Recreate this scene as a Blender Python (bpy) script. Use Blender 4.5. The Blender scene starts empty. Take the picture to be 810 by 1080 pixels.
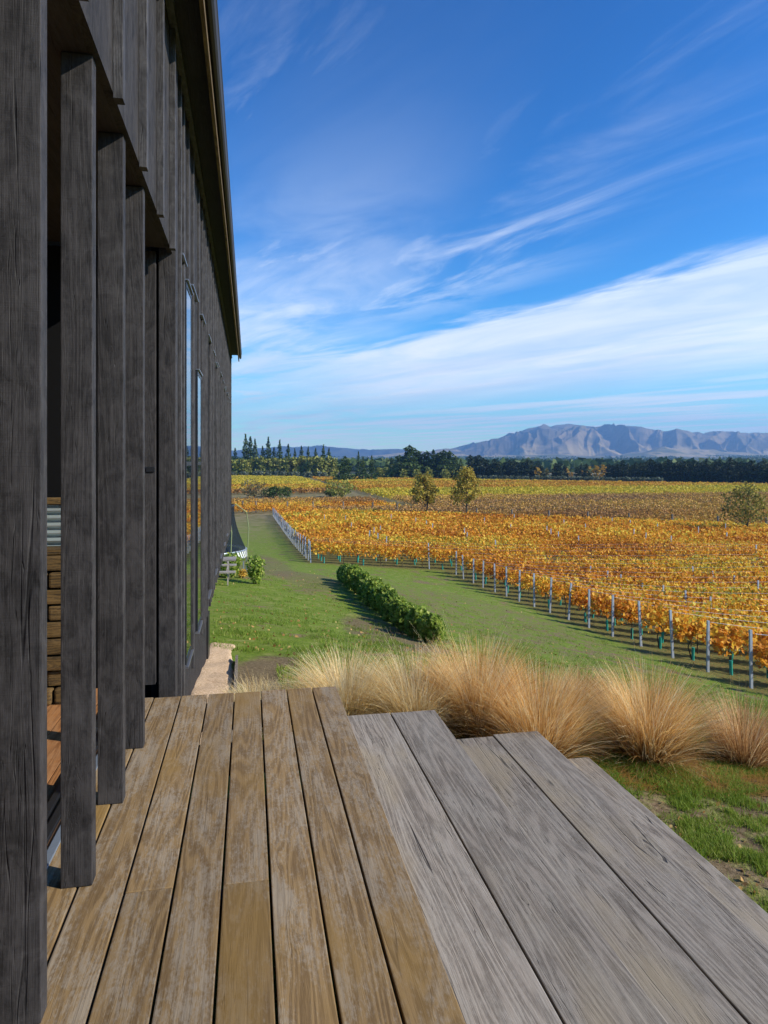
import bpy, bmesh, math, random
import numpy as np
from mathutils import Vector, Matrix
random.seed(7); RNG = np.random.default_rng(11)
S = bpy.context.scene; COL = S.collection
R = math.radians
# ------------------------------------------------------------------ camera geometry (metres; deck top is z=0, +Y along the deck)
F = 720.0; VX = 263.0; HY = 487.0; YAW = math.atan((405-VX)/F); CZ = 1.30
SA, CA = math.sin(YAW), math.cos(YAW)
def at(px, py, d):
    u = (px-405)/F*d
    return Vector((d*SA+u*CA, d*CA-u*SA, CZ-(py-HY)/F*d))
# ------------------------------------------------------------------ terrain
CP = np.array([(-.45,5.9,2.0),(-.45,8.5,2.36),(-.3,21.3,3.84),(2.8,4.4,2.08),(2.2,0,1.98),(3.6,13.5,3.75),(3.8,27.8,4.9),
 (14.1,16.6,6.4),(14.2,20,6.6),(15,25.6,7.1),(13.6,39.2,7.6),(4.4,48,7.06),(4.1,129,9.6),(-.5,-6,1.75),(-20,8,2.1),(-20,40,5.6),
 (30,12,7.0),(32,50,8.4),(70,130,9.9),(-45,129,9.4),(4,3,2.15),(1.0,5.2,2.02),(5.2,6.5,2.75),(30,-20,5),(-20,-25,1.5),(60,60,9.2),(42,95,9.5),(1.5,38,5.9),(0,12,2.85)])
def _U(r2): return np.where(r2 > 1e-12, r2*np.log(np.maximum(r2,1e-12)), 0.)
_n = len(CP); _d = ((CP[:,None,:2]-CP[None,:,:2])**2).sum(-1)
_A = np.zeros((_n+3,_n+3)); _A[:_n,:_n] = _U(_d)+np.eye(_n)*.15; _A[:_n,_n]=1; _A[:_n,_n+1:]=CP[:,:2]; _A[_n:,:_n]=_A[:_n,_n:].T
_w = np.linalg.solve(_A, np.concatenate([CP[:,2],np.zeros(3)]))
def ss(a,b,x):
    t = np.clip((x-a)/(b-a),0,1); return t*t*(3-2*t)
def GH(X, Y):
    X = np.asarray(X,float); Y = np.asarray(Y,float); sh = X.shape; x=X.ravel(); y=Y.ravel()
    out = np.empty(len(x))
    for i in range(0,len(x),20000):
        xs=x[i:i+20000]; ys=y[i:i+20000]
        d2=(xs[:,None]-CP[:,0])**2+(ys[:,None]-CP[:,1])**2
        out[i:i+20000]=_U(d2)@_w[:_n]+_w[_n]+_w[_n+1]*xs+_w[_n+2]*ys
    r = np.hypot(x,y)
    far = 10.2 + 0*r
    far = far + (-38-10.2)*ss(900,6200,r)
    k = ss(90,170,r); out = np.clip(out,1.4,11)
    h = out*(1-k)+far*k
    back = ss(20,60,-y); h = h*(1-back)+ (3.5*(1-ss(200,900,r))+far*ss(200,900,r))*back
    return (CZ-h).reshape(sh)
def gz(x,y): return float(GH(np.array([x]),np.array([y]))[0])
def ground_px(px, d, sink=0.0):
    p = at(px, 500, d); p.z = gz(p.x,p.y)-sink; return p
def ground_ray(px, py, d0=2.0, d1=600):
    d = d0
    while d < d1:
        p = at(px,py,d)
        if p.z <= gz(p.x,p.y): return p
        d *= 1.004
    return p
# ------------------------------------------------------------------ numpy noise
def _h(ix,iy,s): 
    v = np.sin(ix*127.1+iy*311.7+s*74.7)*43758.5453; return v-np.floor(v)
def vnoise(x,y,s=0):
    ix=np.floor(x); iy=np.floor(y); fx=x-ix; fy=y-iy; fx=fx*fx*(3-2*fx); fy=fy*fy*(3-2*fy)
    return (_h(ix,iy,s)*(1-fx)+_h(ix+1,iy,s)*fx)*(1-fy)+(_h(ix,iy+1,s)*(1-fx)+_h(ix+1,iy+1,s)*fx)*fy
def fbm(x,y,o=4,s=0):
    a=0; w=.5
    for i in range(o): a=a+w*vnoise(x*2**i,y*2**i,s+i*7); w*=.5
    return a
# ------------------------------------------------------------------ materials
class NT:
    def __init__(s, nt): s.nt=nt; s.n=nt.nodes; s.l=nt.links; s.n.clear()
    def add(s, t, **kw):
        nd=s.n.new(t); ins=kw.pop('ins',{})
        for k,v in kw.items(): setattr(nd,k,v)
        for k,v in ins.items(): s.put(nd.inputs[k],v)
        return nd
    def put(s, sock, v):
        if isinstance(v, bpy.types.NodeSocket): s.l.new(v,sock)
        elif isinstance(v, bpy.types.Node): s.l.new(v.outputs[0],sock)
        else: sock.default_value=v
    def math(s,op,a,b=0.0,c=None,clamp=False):
        nd=s.n.new('ShaderNodeMath'); nd.operation=op; nd.use_clamp=clamp; s.put(nd.inputs[0],a); s.put(nd.inputs[1],b)
        if c is not None: s.put(nd.inputs[2],c)
        return nd.outputs[0]
    def mix(s,f,a,b,bt='MIX'):
        nd=s.n.new('ShaderNodeMix'); nd.data_type='RGBA'; nd.blend_type=bt; nd.clamp_factor=True
        s.put(nd.inputs[0],f); s.put(nd.inputs[6],c4(a)); s.put(nd.inputs[7],c4(b)); return nd.outputs[2]
    def ramp(s,f,stops,interp='LINEAR'):
        nd=s.n.new('ShaderNodeValToRGB'); cr=nd.color_ramp; cr.interpolation=interp
        while len(cr.elements)<len(stops): cr.elements.new(.5)
        for e,(p,c) in zip(cr.elements,stops): e.position=p; e.color=c4(c if not isinstance(c,(int,float)) else (c,c,c))
        s.put(nd.inputs[0],f); return nd.outputs[0]
    def mapr(s,v,a,b,c=0.,d=1.,t='SMOOTHSTEP'):
        nd=s.n.new('ShaderNodeMapRange'); nd.interpolation_type=t; s.put(nd.inputs[0],v)
        nd.inputs[1].default_value=a; nd.inputs[2].default_value=b; nd.inputs[3].default_value=c; nd.inputs[4].default_value=d; return nd.outputs[0]
    def noise(s,vec,scale=1.,detail=3.,rough=.55,dist=0.):
        nd=s.n.new('ShaderNodeTexNoise'); s.put(nd.inputs['Vector'],vec); nd.inputs['Scale'].default_value=scale
        nd.inputs['Detail'].default_value=detail; nd.inputs['Roughness'].default_value=rough; nd.inputs['Distortion'].default_value=dist; return nd.outputs[0]
    def mapping(s,vec,scale=(1,1,1),loc=(0,0,0),rot=(0,0,0)):
        nd=s.n.new('ShaderNodeMapping'); s.put(nd.inputs[0],vec); nd.inputs[1].default_value=loc; nd.inputs[2].default_value=rot; nd.inputs[3].default_value=scale; return nd.outputs[0]
def c4(c):
    if isinstance(c,(bpy.types.NodeSocket,bpy.types.Node)): return c
    return tuple(c)+(1.,) if len(c)==3 else tuple(c)
def newmat(name):
    m=bpy.data.materials.new(name); m.use_nodes=True; t=NT(m.node_tree); return m,t
def finish(t, col, rough=.8, bump=None, bs=.3, bd=.01, metal=0., spec=.3, **kw):
    p=t.add('ShaderNodeBsdfPrincipled'); t.put(p.inputs['Base Color'],c4(col)); t.put(p.inputs['Roughness'],rough)
    p.inputs['Metallic'].default_value=metal; p.inputs['Specular IOR Level'].default_value=spec
    if bump is not None:
        b=t.add('ShaderNodeBump'); b.inputs['Strength'].default_value=bs; b.inputs['Distance'].default_value=bd; t.put(b.inputs['Height'],bump); t.l.new(b.outputs[0],p.inputs['Normal'])
    o=t.add('ShaderNodeOutputMaterial'); t.l.new(p.outputs[0],o.inputs[0]); return p
def plain(name,col,rough=.6,metal=0.,spec=.4,var=.25,scale=14.):
    m,t=newmat(name); tc=t.add('ShaderNodeTexCoord').outputs['Object']
    n=t.noise(tc,scale,5,.65); c=t.mix(n,tuple(x*(1-var) for x in col),tuple(min(1,x*(1+var)) for x in col))
    finish(t,c,rough,n,.25,.004,metal,spec); return m
def leafmat(name, stops, trans=.35, patch=None, pscale=.05, rough=.6, zgrad=None):
    m,t=newmat(name); g=t.add('ShaderNodeNewGeometry'); rnd=g.outputs['Random Per Island']
    v=rnd
    if patch:
        n=t.noise(t.mapping(g.outputs['Position'],(pscale,pscale*1.6,pscale)),1.,4,.6)
        v=t.math('ADD',t.math('MULTIPLY',rnd,1-patch),t.math('MULTIPLY',t.mapr(n,.32,.68),patch))
    c=t.ramp(v,stops)
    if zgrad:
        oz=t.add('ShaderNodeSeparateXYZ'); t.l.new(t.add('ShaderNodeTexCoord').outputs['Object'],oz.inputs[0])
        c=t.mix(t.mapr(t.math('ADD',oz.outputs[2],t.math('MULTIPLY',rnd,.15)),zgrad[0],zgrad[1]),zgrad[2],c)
    d=t.add('ShaderNodeBsdfPrincipled'); t.put(d.inputs['Base Color'],c); d.inputs['Roughness'].default_value=rough; d.inputs['Specular IOR Level'].default_value=.25
    tr=t.add('ShaderNodeBsdfTranslucent'); t.put(tr.inputs[0],c)
    mx=t.add('ShaderNodeMixShader'); mx.inputs[0].default_value=trans; t.l.new(d.outputs[0],mx.inputs[1]); t.l.new(tr.outputs[0],mx.inputs[2])
    o=t.add('ShaderNodeOutputMaterial'); t.l.new(mx.outputs[0],o.inputs[0]); return m
def wood(name, axis, base, worn, dark, knot=.0, stain=None, rough=.75, bs=.5, crack=1., saw=False, golden=None, cath=150., wr=(.45,.60,.8), cloud=1.25):
    """axis: grain direction index. grain streaks, long splits, knots, blotchy wear"""
    m,t=newmat(name); tc=t.add('ShaderNodeTexCoord').outputs['Object']; oi=t.add('ShaderNodeObjectInfo').outputs['Random']
    comb=t.add('ShaderNodeCombineXYZ'); k=t.math('MULTIPLY',oi,37.)
    for i in range(3): t.put(comb.inputs[i],k)
    va=t.add('ShaderNodeVectorMath'); va.operation='ADD'; t.put(va.inputs[0],tc); t.put(va.inputs[1],comb)
    P=va.outputs[0]
    def sc(a,b): 
        s=[a,a,a]; s[axis]=b; return tuple(s)
    # gentle waviness of the grain round knots
    vor=t.add('ShaderNodeTexVoronoi'); t.put(vor.inputs['Vector'],t.mapping(P,sc(7.,1.6))); vor.inputs['Scale'].default_value=1.
    kd=vor.outputs['Distance']; km=t.mapr(kd,.0,.22,1.,0.)
    warp=t.noise(t.mapping(P,sc(5,.9)),1.,2,.5)
    wv=t.add('ShaderNodeVectorMath'); wv.operation='ADD'; t.put(wv.inputs[0],P)
    cw=t.add('ShaderNodeCombineXYZ'); amt=t.math('ADD',t.math('MULTIPLY',warp,.05),t.math('MULTIPLY',km,.02))
    for i in range(3):
        if i!=axis: t.put(cw.inputs[i],amt)
    t.put(wv.inputs[1],cw.outputs[0]); Q=wv.outputs[0]
    g1=t.noise(t.mapping(Q,sc(42,1.1)),1.,5,.65); g2=t.noise(t.mapping(Q,sc(170,3.2)),1.,4,.7); g3=t.noise(t.mapping(Q,sc(420,14)),1.,2,.7)
    cg=t.noise(t.mapping(Q,sc(6.5,.42),(7,7,7)),1.,2,.4); cgl=t.mapr(t.math('SINE',t.math('MULTIPLY',cg,cath)),-.6,1.,0.,1.)
    grain=t.math('ADD',t.math('MULTIPLY',g1,.20),t.math('ADD',t.math('MULTIPLY',g2,.36),t.math('ADD',t.math('MULTIPLY',g3,.32),t.math('MULTIPLY',cgl,.12))))
    blotch=t.noise(t.mapping(P,sc(10.,3.4)),1.,8,.72)
    blot2=t.noise(t.mapping(P,sc(110,42.)),1.,4,.8)
    c=t.mix(t.mapr(grain,.38,.60),dark,base)
    wear=t.math('ADD',t.math('MULTIPLY',blotch,.52),t.math('ADD',t.math('MULTIPLY',blot2,.34),t.math('MULTIPLY',g1,.14)))
    c=t.mix(t.mapr(wear,wr[0],wr[1],0,wr[2]),c,t.mix(t.mapr(g2,.3,.7),tuple(x*.72 for x in worn),worn))
    if golden: 
        gn=t.noise(t.mapping(P,sc(2.3,.8),(5,5,5)),1.,4,.6); c=t.mix(t.mapr(gn,.50,.70,0,.75),c,golden)
    tint=t.math('ADD',t.math('MULTIPLY',oi,.30),.85); ctint=t.add('ShaderNodeCombineXYZ')
    for i in range(3): t.put(ctint.inputs[i],tint)
    c=t.mix(1.,c,ctint.outputs[0],'MULTIPLY')
    cr=t.noise(t.mapping(Q,sc(13,.33),(3,1,2)),1.,2,.45,.2)
    crm=t.math('MULTIPLY',t.mapr(t.math('ABSOLUTE',t.math('SUBTRACT',cr,.5)),.0,.006,1.,0.),t.mapr(t.noise(t.mapping(P,sc(2,.8)),1.,2,.5),.47,.55))
    cr2=t.noise(t.mapping(Q,sc(60,1.2),(1,3,5)),1.,2,.5)
    crm2=t.math('MULTIPLY',t.mapr(t.math('ABSOLUTE',t.math('SUBTRACT',cr2,.5)),.0,.012,1.,0.),t.mapr(t.noise(t.mapping(P,sc(6,1.2)),1.,2,.5),.47,.55))
    crm=t.math('MULTIPLY',t.math('MAXIMUM',crm,t.math('MULTIPLY',crm2,.75)),crack)
    c=t.mix(t.math('MULTIPLY',crm,.85),c,tuple(x*.25 for x in dark))
    if knot: c=t.mix(t.math('MULTIPLY',t.mapr(kd,.03,.10,1.,0.),knot),c,tuple(x*.4 for x in dark))
    hgt=t.math('SUBTRACT',grain,t.math('MULTIPLY',crm,1.2))
    if saw:
        sw=t.noise(t.mapping(P,sc(3,330)),1.,2,.6); hgt=t.math('ADD',hgt,t.math('MULTIPLY',sw,.22)); c=t.mix(t.mapr(sw,.35,.7,.0,.13),c,worn); cl_=t.noise(t.mapping(P,sc(14,9)),1.,5,.7,.8); c=t.mix(t.mapr(cl_,.45,.70,0,.75),c,tuple(x*cloud for x in worn)); c=t.mix(t.mapr(cl_,.48,.30,0,.7),c,tuple(x*.6 for x in dark))
    finish(t,c,rough,hgt,bs,.004,0,.3); return m
M={}
M['deck']=wood('deck_timber',1,(.262,.168,.072),(.355,.298,.222),(.145,.088,.036),knot=.25,golden=(.26,.155,.042),crack=.3,bs=.4,wr=(.46,.58,.66))
M['grey_wood']=wood('weathered_timber',1,(.305,.26,.21),(.385,.35,.295),(.15,.125,.098),knot=.85,golden=(.33,.27,.18),bs=.7,wr=(.42,.62,.6),cath=120.,crack=1.)
M['char']=wood('charcoal_timber',2,(.037,.033,.032),(.052,.047,.046),(.017,.015,.015),knot=.95,bs=.6,crack=.8,saw=True,rough=.7)
M['clad']=wood('charcoal_cladding',2,(.031,.027,.026),(.042,.038,.037),(.012,.011,.011),knot=.6,bs=.7,crack=.6,saw=True,rough=.8)
M['batt']=wood('charcoal_batten',2,(.060,.055,.054),(.085,.079,.078),(.034,.031,.031),knot=.4,bs=.5,crack=.4,saw=True,rough=.65)
M['char_h']=wood('charcoal_rail_timber',1,(.036,.033,.034),(.052,.048,.050),(.026,.023,.023),bs=.5,crack=.5,rough=.7)
M['fascia']=wood('fascia_timber',1,(.20,.13,.05),(.22,.17,.10),(.08,.05,.025),crack=.2)
M['floor']=wood('interior_floor_timber',1,(.34,.15,.05),(.38,.20,.09),(.18,.07,.02),crack=.2)
M['log']=wood('firewood_timber',0,(.14,.085,.028),(.21,.13,.05),(.03,.02,.01),crack=1.)
M['picnic']=wood('picnic_timber',0,(.34,.30,.26),(.42,.39,.36),(.15,.13,.11),crack=.3)
M['stake']=wood('post_timber',2,(.22,.19,.15),(.32,.29,.25),(.09,.07,.055),crack=.5)
M['edging']=wood('edging_timber',1,(.30,.24,.17),(.36,.31,.25),(.12,.09,.06),crack=.3)
M['metal']=plain('zinc_metal',(.30,.36,.44),.45,.6,.5,.2,30)
M['post_steel']=plain('galvanised_steel',(.40,.45,.52),.5,.3,.5,.2,20)
M['gutter']=plain('gutter_metal',(.035,.032,.030),.6,.1,.5,.2,8)
M['black']=plain('black_metal',(.022,.023,.026),.4,.3,.5,.2,20)
M['int']=plain('interior_shade',(.0025,.0025,.003),.8,0,.2,.2,5)  # interior shade put into a near-black colour
M['flash']=plain('flashing_metal',(.26,.26,.28),.35,.7,.5,.15,12)
M['corr']=plain('corrugated_iron',(.45,.52,.52),.4,.6,.5,.15,8)
M['guard']=plain('teal_plastic',(.02,.30,.24),.5,0,.4,.2,10)
M['white']=plain('white_plastic',(.7,.72,.72),.5,0,.4,.1,10)
M['net']=plain('dark_net_border',(.03,.045,.06),.7,0,.3,.2,10)
M['pole_yellow']=plain('yellow_foam',(.26,.30,.14),.7,0,.3,.2,10)
M['bark']=plain('bark',(.10,.075,.055),.9,0,.2,.4,12)
M['vbark']=plain('vine_bark',(.07,.05,.035),.9,0,.2,.4,12)
M['roof']=plain('roof_steel',(.06,.06,.065),.5,.3,.4,.2,3)
m,t=newmat('window_glass'); p=finish(t,(.012,.014,.016),.02,None,spec=1.); p.inputs['IOR'].default_value=1.7; M['glass']=m
m,t=newmat('trampoline_mesh'); p=finish(t,(.018,.026,.034),1.,spec=0.)
tr=t.add('ShaderNodeBsdfTransparent'); mx=t.add('ShaderNodeMixShader'); mx.inputs[0].default_value=.78
t.l.new(tr.outputs[0],mx.inputs[1]); t.l.new(p.outputs[0],mx.inputs[2]); o=[n for n in t.n if n.type=='OUTPUT_MATERIAL'][0]; t.l.new(mx.outputs[0],o.inputs[0]); M['netting']=m
OR=(.72,.28,.03); GO=(.82,.44,.045); YE=(.86,.64,.08); YG=(.46,.46,.06); BR=(.36,.14,.03); GR=(.13,.19,.04)
M['vine_orange']=leafmat('vine_leaf_orange',[(0,BR),(.15,(.40,.14,.02)),(.33,OR),(.58,GO),(.78,YE),(.92,YG),(1,GR)],.4,.45,.06)
M['vine_gold']=leafmat('vine_leaf_gold',[(0,(.30,.14,.03)),(.25,(.55,.25,.03)),(.6,(.66,.38,.04)),(.85,(.60,.45,.05)),(1,YG)],.35,.5,.02)
M['vine_yellow']=leafmat('vine_leaf_yellow',[(0,(.40,.32,.04)),(.4,(.62,.52,.05)),(.8,(.68,.46,.045)),(1,YG)],.35,.4,.02)
M['vine_brown']=leafmat('vine_leaf_brown',[(0,(.22,.11,.05)),(.4,(.42,.21,.06)),(.75,(.56,.32,.06)),(1,(.48,.38,.08))],.3,.5,.015)
M['vine_bare']=leafmat('vine_leaf_sparse',[(0,(.26,.15,.08)),(.35,(.42,.24,.09)),(.7,(.60,.34,.06)),(1,(.62,.46,.08))],.2,.45,.02)
M['conifer']=leafmat('conifer_needles',[(0,(.018,.042,.010)),(.5,(.050,.090,.018)),(1,(.13,.17,.035))],.2,.3,.05)
M['conifer_dark']=leafmat('dark_conifer_needles',[(0,(.010,.024,.010)),(.6,(.026,.044,.016)),(1,(.065,.085,.028))],.12,.3,.05)
M['olive']=leafmat('olive_leaves',[(0,(.09,.12,.02)),(.5,(.25,.27,.045)),(1,(.42,.38,.09))],.25)
M['greyleaf']=leafmat('grey_green_leaves',[(0,(.09,.11,.07)),(.5,(.16,.19,.12)),(1,(.27,.28,.17))],.2)
M['autumn']=leafmat('autumn_leaves',[(0,(.34,.20,.03)),(.5,(.62,.38,.05)),(1,(.75,.50,.09))],.3)
M['fieldtree']=leafmat('thinning_tree_leaves',[(0,(.20,.17,.03)),(.5,(.40,.32,.05)),(1,(.62,.44,.09))],.35)
M['fieldtree2']=leafmat('dark_olive_tree_leaves',[(0,(.14,.13,.03)),(.6,(.28,.25,.05)),(1,(.46,.36,.08))],.35)
M['shrubdry']=leafmat('dry_shrub_leaves',[(0,(.10,.08,.03)),(.6,(.20,.17,.07)),(1,(.28,.22,.10))],.2)
M['hedge']=leafmat('hedge_leaves',[(0,(.10,.17,.025)),(.5,(.26,.37,.05)),(.85,(.44,.52,.09)),(1,(.58,.60,.18))],.45)
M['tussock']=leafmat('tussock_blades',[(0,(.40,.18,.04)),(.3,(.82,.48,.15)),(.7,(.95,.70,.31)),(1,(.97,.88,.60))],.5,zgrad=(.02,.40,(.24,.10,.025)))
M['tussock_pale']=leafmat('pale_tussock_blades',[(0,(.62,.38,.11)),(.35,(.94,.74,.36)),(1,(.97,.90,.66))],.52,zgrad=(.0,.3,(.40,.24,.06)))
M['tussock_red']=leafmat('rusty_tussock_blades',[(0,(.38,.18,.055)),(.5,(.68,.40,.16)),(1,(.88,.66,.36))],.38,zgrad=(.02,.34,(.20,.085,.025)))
M['grass']=leafmat('grass_blades',[(0,(.09,.16,.02)),(.5,(.19,.29,.03)),(.8,(.31,.38,.06)),(1,(.42,.36,.15))],.4,.3,.8)
M['deadleaf']=leafmat('fallen_leaves',[(0,(.22,.09,.03)),(.5,(.42,.22,.07)),(1,(.55,.38,.16))],.2)
# ground
m,t=newmat('ground_cover'); geo=t.add('ShaderNodeNewGeometry'); P=geo.outputs['Position']
sx=t.add('ShaderNodeSeparateXYZ'); t.l.new(P,sx.inputs[0]); X_,Y_=sx.outputs[0],sx.outputs[1]
n1=t.noise(P,.55,5,.62); n2=t.noise(P,3.2,5,.7); n3=t.noise(P,24.,4,.7); n4=t.noise(P,90.,3,.7); nb=t.noise(P,.16,3,.5)
lawn=t.mix(t.mapr(n3,.3,.7),(.070,.125,.012),(.20,.27,.032)); lawn=t.mix(t.mapr(n2,.47,.66,0,.75),lawn,(.27,.27,.08))
dry=t.mix(t.mapr(n3,.35,.65),(.13,.085,.045),(.26,.19,.11)); 
bare=t.mapr(t.math('ADD',t.math('MULTIPLY',n1,.6),t.math('MULTIPLY',n2,.4)),.53,.60)
lawn=t.mix(t.math('MULTIPLY',bare,.85),lawn,dry)
# dry soil patches: beside the sand path, right of the steps, between hedge and vines
def blob(cx,cy,rx,ry):
    a=t.math('DIVIDE',t.math('SUBTRACT',X_,cx),rx); b=t.math('DIVIDE',t.math('SUBTRACT',Y_,cy),ry)
    r=t.math('ADD',t.math('MULTIPLY',a,a),t.math('MULTIPLY',b,b)); r=t.math('ADD',r,t.math('MULTIPLY',t.math('SUBTRACT',n2,.5),1.6)); return t.mapr(r,.7,1.25,1.,0.)
soil=t.mix(t.mapr(n3,.3,.7),(.10,.062,.036),(.24,.17,.11))
def addsoil(c,bl,k=.9): return t.mix(t.math('MULTIPLY',bl,k),c,soil)
g=addsoil(lawn,blob(.35,7.3,.55,1.5)); g=addsoil(g,blob(2.9,4.7,1.5,.75)); nz=t.mapr(t.noise(P,6.5,4,.65),.44,.56); g=addsoil(g,t.math('MULTIPLY',blob(3.4,2.0,2.2,3.2),t.math('ADD',.55,t.math('MULTIPLY',nz,.45))),.92); g=addsoil(g,blob(3.0,14,1.0,4.0),.8); g=addsoil(g,blob(2.3,29,1.3,6),.5); g=addsoil(g,t.math('MULTIPLY',blob(8.5,24,4.2,9),t.mapr(n2,.42,.6)),.75); g=g;g=addsoil(g,blob(.8,40,1.6,14),.5)
vf=t.mix(t.mapr(n2,.35,.65),(.10,.085,.04),(.10,.13,.035)); vf=t.mix(t.mapr(n3,.52,.62),vf,(.33,.18,.05))
vm=t.math('MULTIPLY',t.mapr(X_,3.2,4.2),t.mapr(Y_,46,48)); vm=t.math('MAXIMUM',vm,t.mapr(X_,12.6,14.0))
g=t.mix(t.math('MULTIPLY',vm,.9),g,vf)
# far farmland
sc_=t.mapping(P,(1/420.,1/160.,1.)); vo=t.add('ShaderNodeTexVoronoi'); t.put(vo.inputs['Vector'],sc_); vo.inputs['Scale'].default_value=1.
fr=t.add('ShaderNodeSeparateColor'); t.l.new(vo.outputs['Color'],fr.inputs[0])
farm=t.ramp(fr.outputs[0],[(0,(.035,.055,.028)),(.35,(.07,.085,.035)),(.5,(.24,.20,.10)),(.7,(.13,.12,.06)),(.85,(.36,.29,.16)),(1,(.10,.13,.05))])
fn=t.noise(t.mapping(P,(1/260.,1/90.,1.)),1.,5,.6); farm=t.mix(t.mapr(fn,.46,.56),farm,(.028,.042,.026))
ln=t.add('ShaderNodeVectorMath'); ln.operation='LENGTH'; t.l.new(P,ln.inputs[0])
track=t.mix(n2,(.22,.17,.09),(.30,.25,.14))
g=t.mix(t.mapr(ln.outputs['Value'],55,130),g,t.mix(t.mapr(n1,.4,.6),(.15,.135,.05),track))
g=t.mix(t.mapr(ln.outputs['Value'],430,560),g,farm)
hh=t.math('ADD',t.math('MULTIPLY',n3,.6),t.math('MULTIPLY',n4,.4)); finish(t,g,.95,hh,.7,.03,0,.1); M['ground']=m
m,t=newmat('sandy_gravel'); tc=t.add('ShaderNodeNewGeometry').outputs['Position']; a=t.noise(tc,4,5,.7); b=t.noise(tc,60,4,.75)
c=t.mix(t.mapr(b,.3,.7),(.40,.25,.13),(.80,.60,.40)); c=t.mix(t.mapr(a,.55,.7,0,.6),c,(.25,.15,.08)); finish(t,c,.95,b,.8,.012,0,.1); M['sand']=m
m,t=newmat('tussock_hill'); tc=t.add('ShaderNodeNewGeometry').outputs['Position']; a=t.noise(tc,1/520.,6,.62); b=t.noise(tc,1/120.,5,.65)
c=t.mix(t.mapr(a,.4,.6),(.13,.105,.065),(.25,.185,.105)); c=t.mix(t.mapr(b,.48,.62,0,.65),c,(.06,.068,.045)); 
sp=t.add('ShaderNodeSeparateXYZ'); t.l.new(tc,sp.inputs[0]); lo=t.mapr(sp.outputs[2],80,190,1.,0.)
c=t.mix(t.math('MULTIPLY',lo,t.mapr(a,.46,.54)),c,(.36,.27,.13)); finish(t,c,.95,b,.5,12.,0,.05); M['hill']=m
m,t=newmat('foothill_pasture'); tc=t.add('ShaderNodeNewGeometry').outputs['Position']; a=t.noise(t.mapping(tc,(1/300.,1/700.,1/200.)),1.,6,.65); c=t.mix(t.mapr(a,.42,.56),(.12,.12,.06),(.34,.26,.14)); c=t.mix(t.mapr(t.noise(tc,1/90.,5,.7),.54,.6,0,.8),c,(.04,.055,.035)); finish(t,c,.95); M['foot']=m
M['hill_dark']=plain('far_hill',(.07,.075,.06),.95,0,.05,.5,1/400.)
# ------------------------------------------------------------------ object helpers
def tag(o,label=None,cat=None,group=None,kind=None):
    if label: o['label']=label
    if cat: o['category']=cat
    if group: o['group']=group
    if kind: o['kind']=kind
    return o
def thing(name,label,cat,loc=(0,0,0),rz=0.,group=None):
    o=bpy.data.objects.new(name,None); o.empty_display_size=.1; COL.objects.link(o); o.location=loc; o.rotation_euler=(0,0,rz); return tag(o,label,cat,group)
def link_mesh(name,me,mat,parent=None,loc=(0,0,0)):
    if mat: me.materials.append(mat)
    o=bpy.data.objects.new(name,me); COL.objects.link(o); o.location=loc
    if parent: o.parent=parent
    return o
class MB:
    def __init__(s): s.bm=bmesh.new()
    def box(s,a,b,bev=0.,rot=None,jit=0.):
        c=Vector([(a[i]+b[i])/2 for i in range(3)]); sz=Vector([abs(b[i]-a[i]) for i in range(3)])
        r=bmesh.ops.create_cube(s.bm,size=1.); vs=r['verts']
        for v in vs: v.co=Vector((v.co.x*sz.x,v.co.y*sz.y,v.co.z*sz.z))
        if bev: 
            es=list({e for v in vs for e in v.link_edges}); q=bmesh.ops.bevel(s.bm,geom=es,offset=bev,segments=2,profile=.6,affect='EDGES'); vs=list({v for f in q['faces'] for v in f.verts}|{v for v in vs if v.is_valid})
            seen=set(); st=list(vs)
            while st:
                v=st.pop()
                if v in seen: continue
                seen.add(v); st+= [e.other_vert(v) for e in v.link_edges]
            vs=list(seen)
        for v in vs:
            p=v.co
            if rot is not None: p=rot@p
            v.co=p+c
        return s
    def tube(s,pts,rad,n=8):
        rings=[]; pts=[Vector(p) for p in pts]
        rad=rad if isinstance(rad,(list,tuple)) else [rad]*len(pts)
        for i,p in enumerate(pts):
            d=(pts[min(i+1,len(pts)-1)]-pts[max(i-1,0)]).normalized(); up=Vector((0,0,1)) if abs(d.z)<.95 else Vector((1,0,0))
            a=d.cross(up).normalized(); b=d.cross(a)
            rings.append([s.bm.verts.new(p+(a*math.cos(2*math.pi*k/n)+b*math.sin(2*math.pi*k/n))*rad[i]) for k in range(n)])
        for i in range(len(rings)-1):
            for k in range(n): s.bm.faces.new((rings[i][k],rings[i][(k+1)%n],rings[i+1][(k+1)%n],rings[i+1][k]))
        s.bm.faces.new(rings[0][::-1]); s.bm.faces.new(rings[-1]); return s
    def build(s,name,mat,parent=None,loc=(0,0,0)):
        bmesh.ops.recalc_face_normals(s.bm,faces=s.bm.faces)
        me=bpy.data.meshes.new(name); s.bm.to_mesh(me); s.bm.free(); return link_mesh(name,me,mat,parent,loc)
def quads(name,V,mat,parent=None,loc=(0,0,0),k=4):
    """V: (N,k,3) array of separate faces"""
    V=np.asarray(V,dtype=np.float32); n=len(V); me=bpy.data.meshes.new(name)
    me.vertices.add(n*k); me.vertices.foreach_set('co',V.ravel()); me.loops.add(n*k); me.loops.foreach_set('vertex_index',np.arange(n*k,dtype=np.int32))
    me.polygons.add(n); me.polygons.foreach_set('loop_start',np.arange(0,n*k,k,dtype=np.int32)); me.polygons.foreach_set('loop_total',np.full(n,k,dtype=np.int32)); me.update(calc_edges=True)
    return link_mesh(name,me,mat,parent,loc)
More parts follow.
